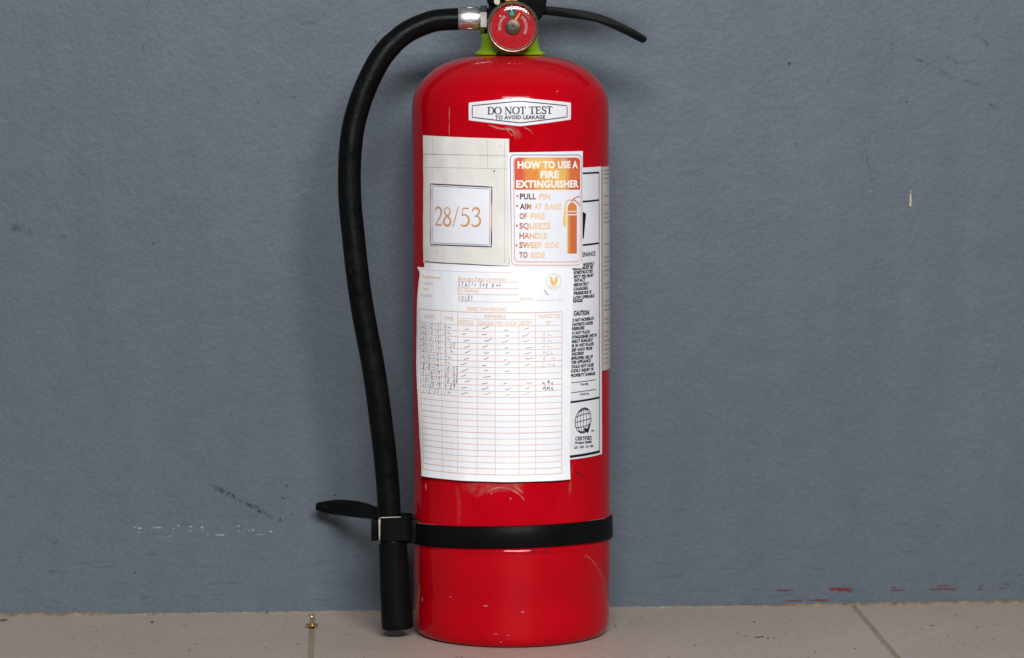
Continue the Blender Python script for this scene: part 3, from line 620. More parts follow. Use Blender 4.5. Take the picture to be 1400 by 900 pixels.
# buckle to the left: a sleeve round the hose end, a block at the cylinder side and a thin back plate
hc = L(535.5, 724, -.026)
def ring_sleeve(cx, cy, z0, z1, ax, ay, th, n=40, power=4):
    bm = bmesh.new(); R = []
    for (o, z) in ((0, z0), (0, z1), (-th, z1), (-th, z0)):
        ring = []
        for k in range(n):
            a = 2*math.pi*k/n; c, s_ = math.cos(a), math.sin(a); r = (abs(c)**power+abs(s_)**power)**(-1/power)
            ring.append(bm.verts.new((cx+(ax+o)*c*r, cy+(ay+o)*s_*r, z)))
        R.append(ring)
    for a, b in zip(R, R[1:]+R[:1]):
        for k in range(n): bm.faces.new((a[k], a[(k+1)%n], b[(k+1)%n], b[k]))
    bmesh.ops.recalc_face_normals(bm, faces=bm.faces); return bm
zt, zb = L(536, 707.5, -.042).z, L(536, 740.5, -.042).z
clip = obj('hose_clip', ring_sleeve(L(541,724,-.026).x, -.026, zb, zt, 22.5*S0, 17.5*S0, 1.8*S0), 'plastic', strap, autos=35)
obj('clip_edge', pxprism([(520,707.4),(548,706.4),(548,707.2),(520,708.4)], -.0372, -.0362), 'worn_highlight', strap, smooth=False)  # worn clip edge, highlight painted in as a pale sliver
obj('clip_block', pxprism([(556,709),(578,706),(578,737),(556,740)], -.030, .004, .001), 'plastic', strap, autos=40)
obj('clip_plate', pxprism([(508,710),(522,709),(522,737),(508,738.5)], -.020, -.006, .0006), 'plastic', strap, autos=40)
obj('clip_top', pxprism([(540,706.5),(574,704.5),(578,708),(574,710),(540,711)], -.012, .012, .0006), 'plastic', strap, autos=40)
obj('clip_edge', pxprism([(517.6,711),(519.2,707.5),(520.2,711),(519.6,738),(518.4,738)], -.034, -.031), 'worn_highlight', strap, smooth=False)
# loose end of the strap: a flat tongue bending back towards the wall
tl = [(431.5,693,690,696.5,.080),(434,691.5,687.6,698.8,.079),(440,691,686.4,700.4,.076),(452,690.5,684.6,703,.074),(466,691,683.6,705.2,.061),(480,692.5,684.6,707.0,.046),(494,696,686.8,708.4,.029),(506,699,690,709.6,.012),(520,703,696,711,-.004)]
rows_f = []; rows_b = []
for px, pc, pt, pb_, dy in [spline(tl, 5)[i] for i in range(len(spline(tl, 5)))]:
    rf = []; rb = []
    for k in range(7):
        t = k/6; bulge = .0035*math.sin(math.pi*t); p = L(px, pt+(pb_-pt)*t, dy-bulge); rf.append(p); rb.append(p+Vector((0, .0022, 0)))
    rows_f.append(rf); rows_b.append(rb)
bm = bmesh.new(); F_ = [[bm.verts.new(p) for p in r] for r in rows_f]; B_ = [[bm.verts.new(p) for p in r] for r in rows_b]
for G_ in (F_, B_):
    for a, b in zip(G_, G_[1:]):
        for i in range(6): bm.faces.new((a[i], a[i+1], b[i+1], b[i]))
def rimstrip(a, b):
    for i in range(len(a)-1): bm.faces.new((a[i], a[i+1], b[i+1], b[i]))
rimstrip([r[0] for r in F_], [r[0] for r in B_]); rimstrip([r[-1] for r in F_], [r[-1] for r in B_]); rimstrip(F_[0], B_[0]); rimstrip(F_[-1], B_[-1])
bmesh.ops.recalc_face_normals(bm, faces=bm.faces)
tg = obj('strap_tail', bm, 'plastic', strap, autos=50); tg['label'] = 'flat black strap end bending off to the left'

# ================================================================== STICKERS AND PAPERS
BLK = lin((24,24,28))
def sheet(name, c4, mat, off, nu=24, nv=24, disp=None, parent=ex, left=None, right=None, label=None, thick=.00016):
    """c4: photo corners TL TR BR BL; left/right: optional lists of photo points replacing the straight sides; a sheet with thickness"""
    def side(a, b, pts, t):
        if not pts: return (a[0]+(b[0]-a[0])*t, a[1]+(b[1]-a[1])*t)
        P = [uz(*p) for p in pts]; s = t*(len(P)-1); i = min(int(s), len(P)-2); f = s-i; return tuple(P[i][k]*(1-f)+P[i+1][k]*f for k in (0, 1))
    q = [uz(*p) for p in c4]; F1 = []; F2 = []
    for j in range(nv+1):
        t = j/nv; a = side(q[0], q[3], left, t); b = side(q[1], q[2], right, t); r1 = []; r2 = []
        for i in range(nu+1):
            s = i/nu; u = a[0]*(1-s)+b[0]*s; z = a[1]*(1-s)+b[1]*s; d = off+(disp(u, z) if disp else 0)
            r1.append(wrap(u, z, d)); r2.append(wrap(u, z, d-thick))
        F1.append(r1); F2.append(r2)
    bm = bmesh.new(); V1 = [[bm.verts.new(p) for p in r] for r in F1]; V2 = [[bm.verts.new(p) for p in r] for r in F2]
    for V in (V1, V2):
        for a, b in zip(V, V[1:]):
            for i in range(nu): bm.faces.new((a[i], a[i+1], b[i+1], b[i]))
    for A, B in ((V1[0], V2[0]), (V1[-1], V2[-1]), ([r[0] for r in V1], [r[0] for r in V2]), ([r[-1] for r in V1], [r[-1] for r in V2])):
        for i in range(len(A)-1): bm.faces.new((A[i], A[i+1], B[i+1], B[i]))
    bmesh.ops.recalc_face_normals(bm, faces=bm.faces)
    o = obj(name, bm, mat, parent, autos=40)
    if label: o['label'] = label
    return o
def pl(*pts): return [uz(*p) for p in pts]

# 1 DO NOT TEST
def hexsheet(pts, off):
    l, tp, r, rb, bt, lb = pts; cols_ = []
    n = 12; bm = bmesh.new(); rows = [[], []]
    A = [uz(*p) for p in pts]
    for a, b, c, d in ((0, 1, 5, 4), (1, 2, 4, 3)):
        for k in range(n+(1 if a else 0)):
            t = k/n
            cols_.append([(A[a][i]*(1-t)+A[b][i]*t) for i in (0, 1)]+[(A[c][i]*(1-t)+A[d][i]*t) for i in (0, 1)])
    G_ = []
    for u0, z0, u1, z1 in cols_:
        G_.append([wrap(u0*(1-s)+u1*s, z0*(1-s)+z1*s, off) for s in (0, .2, .4, .6, .8, 1)])
    return grid_bm(G_, bm)
hx = [(641.2,140.5),(710,133.6),(780,140.5),(780,163.6),(711,172.8),(641.2,164.6)]
b_ = hexsheet(hx, .0003); bmesh.ops.recalc_face_normals(b_, faces=b_.faces)
dn = obj('warning_sticker', b_, 'sticker', ex); dn['label'] = 'white six-sided warning sticker on the shoulder'
ik = Ink(.00045); ik.ribbon(pl((646,144.6),(710.5,138.4),(774.8,144.8),(774.8,160),(711,168.2),(646,160.6)), 1.3*S0, lin((52,56,62)), closed=True); ik.build('border', dn)
ik = Ink(.00045); serif(ik, 'DO NOT TEST', (666.5,156.6), (754.6,155.6), 10.0, lin((48,40,40)), 1.2); text(ik, 'TO AVOID LEAKAGE', (677,163.2), (745.3,162.6), 5.2, lin((52,50,54)), .03); ik.build('lettering', dn)

# 5/6 labels that were there first: rear label and caution label
bk = sheet('rear_label', [(823.2,228),(831.5,227.4),(831.5,506),(823.2,506.5)], 'back', .00025, 10, 30, label='beige rear label wrapping round the right side')
# let it run on round the back
me = bk.data
bm = bmesh.new(); z1 = uz(826,228)[1]; z0 = uz(826,506.5)[1]; u0 = uz(822.4,300)[0]
bmesh.ops.delete(bm, geom=bm.verts)
grid_bm([[wrap(u0+(RAD*1.1)*i/20, z1+(z0-z1)*j/16, .00025) for i in range(21)] for j in range(17)], bm); bmesh.ops.recalc_face_normals(bm, faces=bm.faces); bm.to_mesh(me); bm.free()
for p_ in me.polygons: p_.use_smooth = True
ik = Ink(.00035); u0 += .0012
for k in range(44):
    z = z1-.006-k*(z1-z0-.012)/43
    if random.random() < .8: ik.ribbon([(u0+.003, z), (u0+.003+random.uniform(.008, .03), z)], .0009, lin((150,144,138)))
ik.ribbon([(u0, z1-.003), (u0+.03, z1-.003)], .0004, lin((120,112,112))); ik.ribbon([(u0, z1-.003), (u0, z0+.003)], .0004, lin((120,112,112))); ik.build('fine_print', bk)
cl_ = sheet('caution_label', [(760,231),(821.4,227.6),(822.6,620.8),(760,630.4)], 'sticker', .00032, 20, 40, label='white caution label with black print on the right side')
ik = Ink(.00046); K = lin((14,14,20)); NV = lin((40,40,66))
ik.ribbon(pl((764,238.5),(795,237.2),(818.6,236)), 2.4*S0, K); ik.ribbon(pl((818.4,236),(818.8,400),(819.2,618)), 1.5*S0, NV)
ik.ribbon(pl((764,278),(795,276),(818,273.6)), 2.4*S0, K); ik.ribbon(pl((764,338),(795,335.4),(818,332.6)), 2.4*S0, K); ik.ribbon(pl((764,552.5),(778,550.2),(818.8,543.4)), 2.6*S0, K); ik.ribbon(pl((764,626.4),(778,624.6),(819.6,617.2)), 3.4*S0, K)
ik.poly(pl((790,290),(797,290),(800.8,292.5),(800,300),(797.6,326),(795,327.5),(790,327)), K)
ik.build('border', cl_)
ik = Ink(.00046)
def ct(s_, x0, x1, y, cap=4.2, bold=.055, sl=.10): text(ik, s_, (x0, y), (x1, y-(x1-x0)*sl), cap, K, bold)
ct('MAINTENANCE', 778, 813.5, 352.5, 6.2, .03, .09)
for s_, x1, y in (('ON MONTHLY',812,364.5),('NEEDLE MUST BE',810,370.2),('UNOBSTRUCTED',810,375.6),('SAFETY PIN MUST',811,381.4),('BE INTACT',800,386.4),('IMMEDIATELY',804.5,392.2),('RECHARGED.',804,398),('IF PRESSURE IS',808,403.8),('BELOW OPERABLE',812,409.6),('RANGE',796,414.4)):
    ct(s_, 778.6 if y > 366 else 790, x1, y)
ct('CAUTION:', 784, 805.3, 431.5, 6.4, .055, .06)
for s_, x1, y in (('DO NOT INCINERATE',811,440.4),('CONTENTS UNDER',810.4,446.4),('PRESSURE',798.5,452),('DO NOT PLACE',805.5,458),('EXTINGUISHER UNIT IN',815,463.6),('DIRECT SUNLIGHT',810,469.4),('OR IN WET PLACES',811,475.2),('KEEP AWAY FROM',809,481),('CHILDREN',797.5,486.6),('IMPROPER USE OF',810,492.4),('THIS APPLIANCE',807,497.8),('COULD NOT CAUSE',811,503.8),('BODILY INJURY OF',811,509.6),('PROPERTY DAMAGE',813,515.8)):
    ct(s_, 778.8, x1, y)
ik.ribbon(pl((780.5,523.4),(814,519.2)), .9*S0, K); ct('Date Mfd.', 793, 804, 527, 3.4, .02, .06); ik.ribbon(pl((780.5,537),(814,532.4)), .9*S0, K); ct('Serial No.', 793, 805, 540.4, 3.4, .02, .06)
ik.build('lettering', cl_); ik = Ink(.00046)
ct('CERTIFIED', 786, 808.6, 602.2, 5.2, .035, .05); ct('Product Quality', 786, 808.6, 607.4, 3.6, .05, .10); ct('LIC - NO - Q 1-466', 784.6, 810.6, 613.6, 3.4, .05, .10)
ik.build('lettering', cl_)
ik = Ink(.00046); gx, gy = uz(797.4, 575); ru = 15.6*S0; rz = 16.6*S0; gsk = -.10
def gp(a, b): return (gx+a*ru, gy+b*rz-gsk*a*ru)
def garc(f, n=28, wd=.95): ik.ribbon([gp(*f(k/n)) for k in range(n+1)], wd*S0, K, step=.02)
garc(lambda t: (math.cos(2*math.pi*t), math.sin(2*math.pi*t)), 40, 1.2)
for m_ in (.38, .74): 
    garc(lambda t: (m_*math.cos(2*math.pi*t), math.sin(2*math.pi*t)), 36)
garc(lambda t: (0, 1-2*t), 4)
for la in (-.72, -.40, 0, .40, .72): garc(lambda t: ((2*t-1)*math.sqrt(1-la*la), la+(.22*la*(1-(2*t-1)**2))), 16)
ik.poly([gp(*p_) for p_ in ((.05,-.62),(.45,-.78),(1.08,-.15),(1.12,-.1),(.62,-1.02),(.5,-1.12))], K); ik.poly([gp(*p_) for p_ in ((.0,-.72),(.3,-.6),(.5,-.95),(.35,-.98))], K)
text(ik, 'SM', (807.6,590.4), (811.4,590), 2.6, K, .02)
ik.build('globe_emblem', cl_)

# 2 yellowed paper with the number card
op = sheet('old_paper', [(579.4,185),(696,190),(696.4,365.6),(579.4,359.4)], 'old', .00055, 24, 24, disp=lambda u, z: .00012*math.sin(u*260+z*90)+.0001*math.sin(z*300), label='yellowed old paper taped under the number card')
ik = Ink(.0008); ik.ribbon(pl((582,357.6),(640,361.2),(696,364.4)), 1.2*S0, lin((84,76,88)))
for y in (211, 229): ik.ribbon(pl((580,y-.6),(640,y+.8),(694,y+2)), .6*S0, lin((186,178,166)))
for x, y0_, y1_ in ((593,186,214),(667,192,232),(593,231,246),(598,340,356),(690,192,360)): ik.ribbon(pl((x,y0_),(x,y1_)), .5*S0, lin((190,182,170)))
ik.poly([(uz(676,234)[0]+math.cos(k)*1.1*S0, uz(676,234)[1]+math.sin(k)*1.1*S0) for k in range(6)], BLK)
for x, y in ((588,299),(585,320),(684,200),(696,355),(696,359.5),(599,344)): ik.poly([(uz(x,y)[0]+math.cos(k)*.7*S0, uz(x,y)[1]+math.sin(k)*.7*S0) for k in range(6)], lin((110,100,90)))
ik.build('creases', op)
cd = sheet('number_card', [(588.6,250),(674.6,254.4),(674,339.4),(588.6,336.4)], 'card', .00085, 16, 8, label='white card numbered 28/53')
def fade(y):
    t = max(0, 1-abs(y-.5)*3.2); t = 1 if t > .35 else t/.35*.3; a = lin((78,48,44)); b = lin((206,150,112)); return tuple(a[i]*(1-t)+b[i]*t for i in range(3))+(1,)
zt_, zb_ = uz(590,251)[1], uz(590,336)[1]
fc = lambda u, z: fade((z-zb_)/(zt_-zb_))
ik = Ink(.00095)
def frame(ins, wd, col):
    c = [(590.2+ins,251.6+ins),(672.8-ins,256+ins),(672.2-ins,337.6-ins),(590.2+ins,334.6-ins)]
    P = []
    for i in range(4):
        a, b = c[i], c[(i+1)%4]
        for k in range(12): P.append(uz(a[0]+(b[0]-a[0])*k/12, a[1]+(b[1]-a[1])*k/12))
    ik.ribbon(P, wd*S0, col, closed=True)
frame(0, 1.7, fc); frame(2.6, .6, fc); ik.build('border', cd)
ik = Ink(.00095); serif(ik, '28/53', (595.6,308.4), (658.6,310), 26, lin((205,154,108)), .82); ik.build('lettering', cd)
# clear tape over and above the old paper
sheet('clear_tape', [(579,210.4),(694,213),(694,230.6),(579,228.4)], 'tape', .0009, 20, 2, thick=.00005)

sheet('backing_paper', [(581.6,359.4),(781,363.4),(781,402),(581.6,402)], 'white', .0010, 30, 4, label='thin white backing sheet showing above the record sheet')
# 3 HOW TO USE A FIRE EXTINGUISHER
ht = sheet('instruction_sticker', [(693.6,208.6),(795.4,206.6),(795.0,367),(696.6,364)], 'card', .0011, 24, 16, label='white and orange how-to-use instruction sticker')
def rrect(x0, y0, x1, y1, r, n=5, bl=None):
    P = []
    for cx, cy, a0_ in ((x1-r,y0+r,-90),(x1-r,y1-r,0),(x0+r,y1-r,90),(x0+r,y0+r,180)):
        for k in range(n+1): a = R_(a0_+90*k/n); P.append((cx+r*math.cos(a), cy+r*math.sin(a)))
    return P
def skew(p_): x, y = p_; return uz(x+(y-210)*.012*(1-(x-695)/100), y)
ik = Ink(.0012)
def bcol(u, z):
    t = (z-uz(745,365)[1])/(uz(745,208)[1]-uz(745,365)[1]); a = lin((222,168,116)); b = lin((88,92,112)); t = min(1, max(0, (t-.1)*1.6)); return tuple(a[i]*(1-t)+b[i]*t for i in range(3))+(1,)
ik.ribbon([skew(p_) for p_ in rrect(697.6,212,794,362.4,6)], 1.0*S0, bcol, closed=True)
ik.ribbon([skew(p_) for p_ in rrect(702,215.8,791.6,358,5)], .9*S0, lambda u, z: lin((222,140,104)), closed=True); ik.build('border', ht)
# faded orange header in vertical bands
OR = [lin((214,88,62)), lin((232,178,92)), lin((222,132,60)), lin((228,158,84)), lin((206,86,56))]
ik = Ink(.00122)
HR = [lin((214,84,60)), lin((233,184,98)), lin((223,136,62)), lin((228,150,92)), lin((204,84,56))]
def headcol(fx, fy):
    x = 703+88.4*fx+random.uniform(-.8, .8); y = 216.2+43.2*fy+random.uniform(-.8, .8)
    segs = [(716,HR[0]),(755,HR[1]),(775,HR[3]),(999,HR[4])] if y < 231 else ([(716,HR[0]),(737,HR[2]),(775,HR[1]),(999,lin((214,112,60)))] if y < 246 else [(716,HR[0]),(733,lin((220,116,60))),(775,lin((231,172,86))),(999,HR[4])])
    out = [0, 0, 0]
    for d in (-3, -1.5, 0, 1.5, 3):
        c = next(c for e, c in segs if x+d <= e)
        for k in range(3): out[k] += c[k]/5
    n = random.uniform(.9, 1.08); return tuple(v*n for v in out)+(1,)
nu_, nv_ = 56, 26; P_ = []; C_ = []
for j_ in range(nv_+1):
    for i_ in range(nu_+1):
        fx, fy = i_/nu_, j_/nv_; dr = max(0, .11-fy); ins = 4.4*(1-math.sqrt(max(0, 1-(dr/.11)**2))) if dr else 0
        x = 703+ins+(88.4-2*ins)*fx; P_.append(skew((x, 216.2+43.2*fy))); C_.append(headcol(fx, fy))
ik.add(P_, [(j_*(nu_+1)+i_, j_*(nu_+1)+i_+1, (j_+1)*(nu_+1)+i_+1, (j_+1)*(nu_+1)+i_) for j_ in range(nv_) for i_ in range(nu_)], g(1)); ik.c = C_
ik.build('header_panel', ht)
ik = Ink(.00136); WH = lin((244,238,228))
text(ik, 'HOW TO USE A', (707.4,230), (788.4,229.6), 9.6, WH, .05); text(ik, 'FIRE', (738.2,243.4), (763,243.2), 9.6, WH, .05); text(ik, 'EXTINGUISHER', (705.4,256.2), (789.6,255.8), 9.6, WH, .05)
stops1 = [(708, (92,62,56)), (715, (128,80,58)), (721, (214,140,84)), (733, (236,196,150)), (770, (240,208,174))]
stops2 = [(708, (176,104,66)), (716, (196,122,76)), (722, (230,178,126)), (733, (238,202,156)), (770, (240,210,178))]
Z2 = uz(715, 289)[1]
def tint(u, z, sh_=0):
    stops = stops1 if z > Z2 else stops2
    x = RAD*math.sin(u/RAD)/S0+699-sh_
    for (x0, c0), (x1, c1) in zip(stops, stops[1:]):
        if x <= x1:
            t = max(0, (x-x0)/(x1-x0)); return lin(tuple(a+(b-a)*t for a, b in zip(c0, c1)))
    return lin(stops[-1][1])
dk = [(0, (92,62,56)), (1, (150,100,70))]
def ln(words, y):
    for s_, x0, x1, sh_ in words: text(ik, s_, (x0, y), (x1, y), 8.0, lambda u, z: tint(u, z, sh_), .03)
ln([('PULL',710.6,732.4,12),('PIN',736.6,751,-6)], 272.4); ln([('AIM',710.4,726,3),('AT',730,739.8,-4),('BASE',744,766,-20)], 286); ln([('OF',710.2,719.8,4),('FIRE',725,744.4,-4)], 299.2)
ln([('SQUEEZE',710,751.4,1)], 312.6); ln([('HANDLE',710,746.8,2)], 326); ln([('SWEEP',709.8,740,1),('SIDE',744,762.6,-20)], 338.8); ln([('TO',709.6,721,6),('SIDE',725,744.4,-4)], 352.4)
for x, y in ((707.2,268.2),(706.8,281.4),(706.6,308.4),(706,335.4)): ik.poly([(uz(x,y)[0]+math.cos(k*.785)*1.5*S0, uz(x,y)[1]+math.sin(k*.785)*1.5*S0) for k in range(8)], lin((206,120,90)))
ik.build('lettering', ht)
ik = Ink(.00136); OC = lambda u, z: lin((214,122,62)) if z > uz(780,300)[1] else lin((204,96,60))
ik.quad(pl((775,294.5),(787.2,294.5),(787.2,346.6),(775,346.6)), lambda u, z: lin((208,108,62)) if u > uz(779,300)[0] else lin((220,150,84)), 6, 8)
ik.quad(pl((774.6,290),(787.2,290),(787.2,292.6),(774.6,292.6)), lin((216,126,66)), 4, 1); ik.poly(pl((774.8,288.6),(774.8,283),(776.6,279),(779,277.4),(783,277.4),(785.4,279.4),(787,283.4),(787,288.6)), lin((218,134,66)))
ik.ribbon(pl((780,277.6),(780.6,274),(783,272),(787,269.6),(791,268.6)), 1.4*S0, lin((206,104,84))); ik.ribbon(pl((782,273),(787,276),(791,281)), 1.5*S0, lin((206,112,92)))
ik.ribbon(pl((780,273.4),(775.6,273.6),(772.6,276.6),(771.6,284)), 1.5*S0, lin((226,190,120))); ik.poly(pl((770.6,282),(772.8,282),(773,309),(771,310.4),(768,305.6),(768.6,298)), lin((236,206,126))); ik.ribbon(pl((774.2,290),(774.4,346)), 1.0*S0, lin((238,210,150)))
ik.build('extinguisher_icon', ht)

# 4 inspection record sheet, curling free at its left edge
def curl(u, z):
    uL = uz(577, 500)[0]; t = max(0, 1-(u-uL)/.018); zb = uz(680, 660)[1]; lo = max(0, 1-(z-zb)/.10)
    d = .0019*t*t*(.6+.4*math.sin(z*70)) + .0005*(1+math.sin(u*170+z*11+.6))*(.25+.75*lo)
    tb = max(0, 1-(z-zb)/.02); return d+.0013*tb*tb
LE = [(x+1.3, y) for x, y in ((574.6,365),(577.4,373),(575.8,392),(574,416),(572.4,440),(571.6,466),(572.8,492),(574.6,520),(575.6,546),(575.6,572),(575.6,598),(577.4,622),(579.6,640),(580.6,650.4))]
RE = [(782,368.6),(782.6,384),(782,404),(780.6,440),(779.6,480),(778.8,520),(778.2,560),(777.8,610),(777.2,655)]
rs = sheet('inspection_sheet', [LE[0],RE[0],RE[-1],LE[-1]], 'white', .0015, 44, 60, disp=curl, left=LE, right=RE, label='white inspection record sheet with handwritten dates')
OG = lin((226,188,164)); OGd = lin((216,172,150)); TO = lin((226,178,132))
ik = Ink(.00162, disp=curl)
LX = lambda y: 577+(y-424)*.0265            # drifting left rule
cols = [None,(604,607.4),(627.2,628.2),(653.4,653.6),(677.4,677.8),(709.2,709.6),(731.6,731.6),(767,766)]
def sag(px): return -9.6*(1-math.sqrt(max(0, 1-((px-698)/134)**2)))
def yrow(px, yf):       # a level line round the cylinder whose front row is yf
    b = 134*(yf-HOR)/F; return yf-b*(1-math.sqrt(max(0, 1-((px-698)/134)**2)))
TOP, HB, BOT = 427.6, 445.6, 649.0
def hl(x0, x1, yf, wd, col): ik.ribbon([uz(x, yrow(x, yf)) for x in [x0+(x1-x0)*k/14 for k in range(15)]], wd*S0, col)
hl(577, 767, TOP, .9, OGd); hl(627.2, 731.6, 436.6, .6, OG); hl(577.6, 767, HB, .8, OG)
NR = 25
for k in range(1, NR+1): 
    yf = HB+(BOT-HB)*k/NR; hl(LX(yf), 767-(yf-427)*.0045, yf, .75 if k < NR else 1.0, OG if k % 3 else OGd)
def vl(xa, xb, y0, y1, wd, col): ik.ribbon([uz(xa+(xb-xa)*(y-424)/221, yrow(xa, y)) for y in [y0+(y1-y0)*k/16 for k in range(17)]], wd*S0, col)
vl(577, 583, TOP, BOT, .9, OGd)
for i, c in enumerate(cols[1:]): vl(c[0], c[1], TOP if i in (0, 1, 5, 6) else 436.6, BOT, .75 if i < 6 else 1.0, OG)
for y0_, x0, x1 in ((385.6,628,708),(394.6,626.6,708),(403,626.6,708),(413,628,709.6)): hl(x0, x1, y0_, .7, OG)
hl(732, 768, 411, .7, OG); ik.ribbon([uz(x, yrow(x, 372.4)) for x in range(578, 700, 8)], .5*S0, lin((228,196,170)))
ik.ribbon([uz(x+1.4, y) for x, y in LE], 1.6*S0, lin((232,206,178)))
ik.build('ruled_table', rs)
ik = Ink(.00168, disp=curl)
def tx(s_, x0, x1, yf, cap, col=TO, bold=.0): text(ik, s_, (x0, yrow(x0, yf)), (x1, yrow(x1, yf)), cap, col, bold)
tx('Establishment:', 581.5, 604.6, 384, 4.6); tx('Location:', 581, 594.6, 392.6, 4.4); tx('Type:', 581, 587.6, 400.6, 4.4); tx('Capacity:', 579.6, 593.4, 409.6, 4.4)
tx('Batangas State University', 628, 691.6, 384, 5.2); tx('Dry Chemical', 627.4, 655, 400.4, 5.0); tx('INSPECTION RECORD', 640, 692.6, 425.4, 5.0, lin((236,190,132)), .01); tx('PFE NO.:', 711, 729.6, 411, 4.6, lin((234,196,156)))
tx('DATE', 584.4, 596.4, 439.6, 5.4); tx('TIME', 609.6, 621.6, 439.8, 5.4); tx('REMARKS', 663.4, 691.6, 435.4, 5.4); tx('INSPECTED', 735.6, 764.6, 435.6, 5.4, lin((230,190,156))); tx('BY:', 746, 754, 444, 5.0, lin((230,190,156)))
tx('NOOZLE', 628.6, 648, 444, 5.6); tx('GAUGE', 655.4, 675.4, 444.4, 5.6); tx('PIN LOCK', 680, 706.4, 444.4, 5.6); tx('BODY', 711.6, 727, 444.2, 5.6)
ik.build('lettering', rs)
ik = Ink(.00174, disp=curl); PEN = lin((92,88,100)); PE2 = lin((128,122,128)); PE3 = lin((190,176,172))
hand(ik, "5th", (627.4,392.0), 5, 7, PEN); hand(ik, "flr.", (641.5,391.4), 4.2, 6.6, PEN); hand(ik, "Eng'g", (657,391.2), 4.0, 6.2, PEN); hand(ik, "Lab", (674.6,391.2), 4.2, 5.4, PE2)
ik.build("handwriting", rs); ik = Ink(.00174, disp=curl)
hand(ik, "10", (628,411.4), 4.2, 6.6, PEN); hand(ik, "LBS", (637,411.2), 3.8, 6.8, PEN); ik.build("handwriting", rs); ik = Ink(.00174, disp=curl); ik.ribbon(pl((742.6,397),(745.6,398.2)), .7*S0, PEN); ik.ribbon(pl((745.6,398.2),(744.6,400.4),(749.2,403.4)), .7*S0, PEN)
ik.build('handwriting', rs); ik = Ink(.00174, disp=curl); sg = Ink(.00174, disp=curl)
dates = ['03-12-19','02-18-19','03-6-19','04-16-19','05-6-19','6-4-19','7-2-19','8-8-19','9-14-19','10-9-19','11-25-19','1-2-20']; times = ['9~','8~','9~','9:20','9:~','9~','9~','10:25','01:00','10:00','9:29','1~']
sig = ['','A~','A~','A~','AEL','AR~','L~n','','','nQc','AMs','']
for k in range(12):
    yb = HB+(BOT-HB)*(k+1)/NR-1.0; c = PEN if 6 < k < 11 else PE2; wd = .62 if 6 < k < 11 else .5
    y1 = yrow(592, yb); hand(ik, dates[k], (580.4+k*.15, y1), 22.6/max(6.4, len(dates[k])), 5.8 if k != 7 else 7.4, c, wd, .12)
    hand(ik, times[k], (609.6, yrow(614, yb)), 3.9, 5.6, c, wd, .12)
    for j, xx in enumerate((638, 665.5, 693.6, 720.5)):
        if (k in (7, 8) and j == 3) or (k == 8 and j == 2): continue
        x = xx+random.uniform(-3, 3); y = yrow(x, yb)-random.uniform(1, 3); s_ = random.uniform(.6, 1.25); faint = PE3 if (k == 11 and j > 0) else PE2
        rise = random.uniform(.5, 3.4)*s_
        P = [(x-4*s_, y), (x-1*s_, y-rise*.2), (x+3.5*s_, y-rise)] if random.random() < .7 else [(x-4*s_, y-1.2), (x-2.4*s_, y+.5), (x+4*s_, y-rise)]
        ik.ribbon([uz(*q) for q in spline(P, 3)], (.75 if j < 2 else .6)*S0, faint, step=.01)
    if sig[k]: hand(sg, sig[k], (741, yrow(748, yb)), 5.4, 5.6, PEN if k in (9, 10) else lin((206,186,176)), .7 if k in (9, 10) else .55, .12)
ik.build('handwriting', rs); sg.build('signatures', rs)
ik = Ink(.0017, disp=curl); lu, lz = uz(756, 384.6)
ik.ribbon([(lu+10.4*S0*math.cos(k*.2618), lz+10.4*S0*math.sin(k*.2618)) for k in range(24)], 1.8*S0, lin((226,230,208)), closed=True)
ik.poly([(lu+a*S0, lz+b*S0) for a, b in ((-5.6,6),(-2,6),(-2,2),(0,-.6),(2,2),(2,6),(5.6,6),(5.6,0),(3.4,-4),(0,-6.4),(-3.4,-4),(-5.6,0))], lin((236,196,128)))
ik.ribbon([(lu+8*S0*math.cos(R_(a)), lz+8*S0*math.sin(R_(a))) for a in range(215, 330, 12)], 1.0*S0, lin((232,214,176)))
ik.build('emblem', rs)

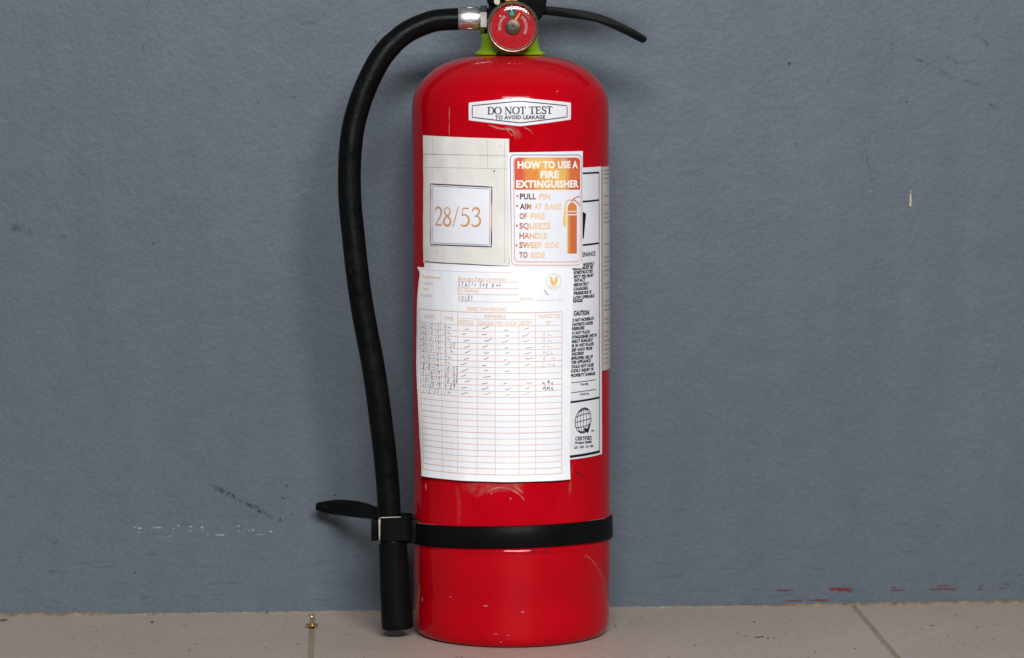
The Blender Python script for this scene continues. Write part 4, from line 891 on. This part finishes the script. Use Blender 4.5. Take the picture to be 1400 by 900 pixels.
# ================================================================== SMALL THINGS ON THE FLOOR
pp = on_floor(426.4, 858.6)
tk = tag(empty('drawing_pin', (pp.x, pp.y, 0)), 'small brass drawing pin lying point up on the tile seam', 'drawing pin')
obj('pin_head', lathe([(0,.0001),(.0016,.0001),(.0034,.0012),(.0052,.0026),(.0054,.0029),(.0050,.0030),(.0030,.0018),(.0010,.0014),(0,.0014)], 40), 'gold', tk)
obj('pin_point', lathe([(.0011,.0012),(.0009,.0028),(.00075,.0075),(.0004,.0098),(0,.0104)], 16), 'gold', tk)
def crumb(px, py, s_, mat, label, flat_=.6):
    c = on_floor(px, py); bm = bmesh.new(); bmesh.ops.create_icosphere(bm, subdivisions=2, radius=s_)
    for v in bm.verts:
        v.co *= random.uniform(.7, 1.2); v.co.z = v.co.z*flat_+s_*flat_*.7; v.co.x *= 1.3
    o = obj('crumb', bm, mat, None); o.location = (c.x, c.y, 0); tag(o, label, 'crumb', 'crumbs on the tiles'); return o
crumb(5, 849, .0027, 'brown', 'largest brown crumb, at the far left end of the tiles', .4)
crumb(208, 851.4, .0011, 'dark', 'black crumb on the left tile, a little away from the wall')
crumb(365, 838.6, .0012, 'brown', 'small crumb at the foot of the wall left of the drawing pin')
crumb(1031, 851, .0008, 'dark', 'tiny dark crumb on the tile right of the extinguisher')
crumb(1275, 856, .0012, 'brown', 'brown crumb on the rightmost tile beyond the slanting seam', .35)
crumb(841.5, 856.8, .0008, 'dark', 'tiny dark crumb beside the base of the red cylinder')
sm = Ink(.0003, tf=lambda x, y, o: (x, y, o))
for n_ in range(260):
    px = random.uniform(-20, 1420); py = random.uniform(839, 905); c = on_floor(px, py)
    if math.hypot(c.x, c.y) < .085: continue
    r = random.choice((.00025, .0003, .0004, .0006)); sm.poly([(c.x+math.cos(k)*r*random.uniform(.6, 2), c.y+math.sin(k)*r*random.uniform(1, 3)) for k in range(6)], lin(random.choice(((70,60,52),(96,84,74),(110,98,86),(60,54,48)))))
for px, py, w_ in ((1020,870,3),(1036,871.6,9),(1042,871,6),(1050,872.6,3)):
    c = on_floor(px, py); sm.poly([(c.x+math.cos(k*.7)*w_*S0*.5*random.uniform(.6,1), c.y+math.sin(k*.7)*.0035*random.uniform(.5,1)) for k in range(9)], lin((104,90,74)))
tag(sm.build('floor_dirt', None), 'fine dark dirt specks strewn over the floor tiles', 'dirt', kind='stuff')
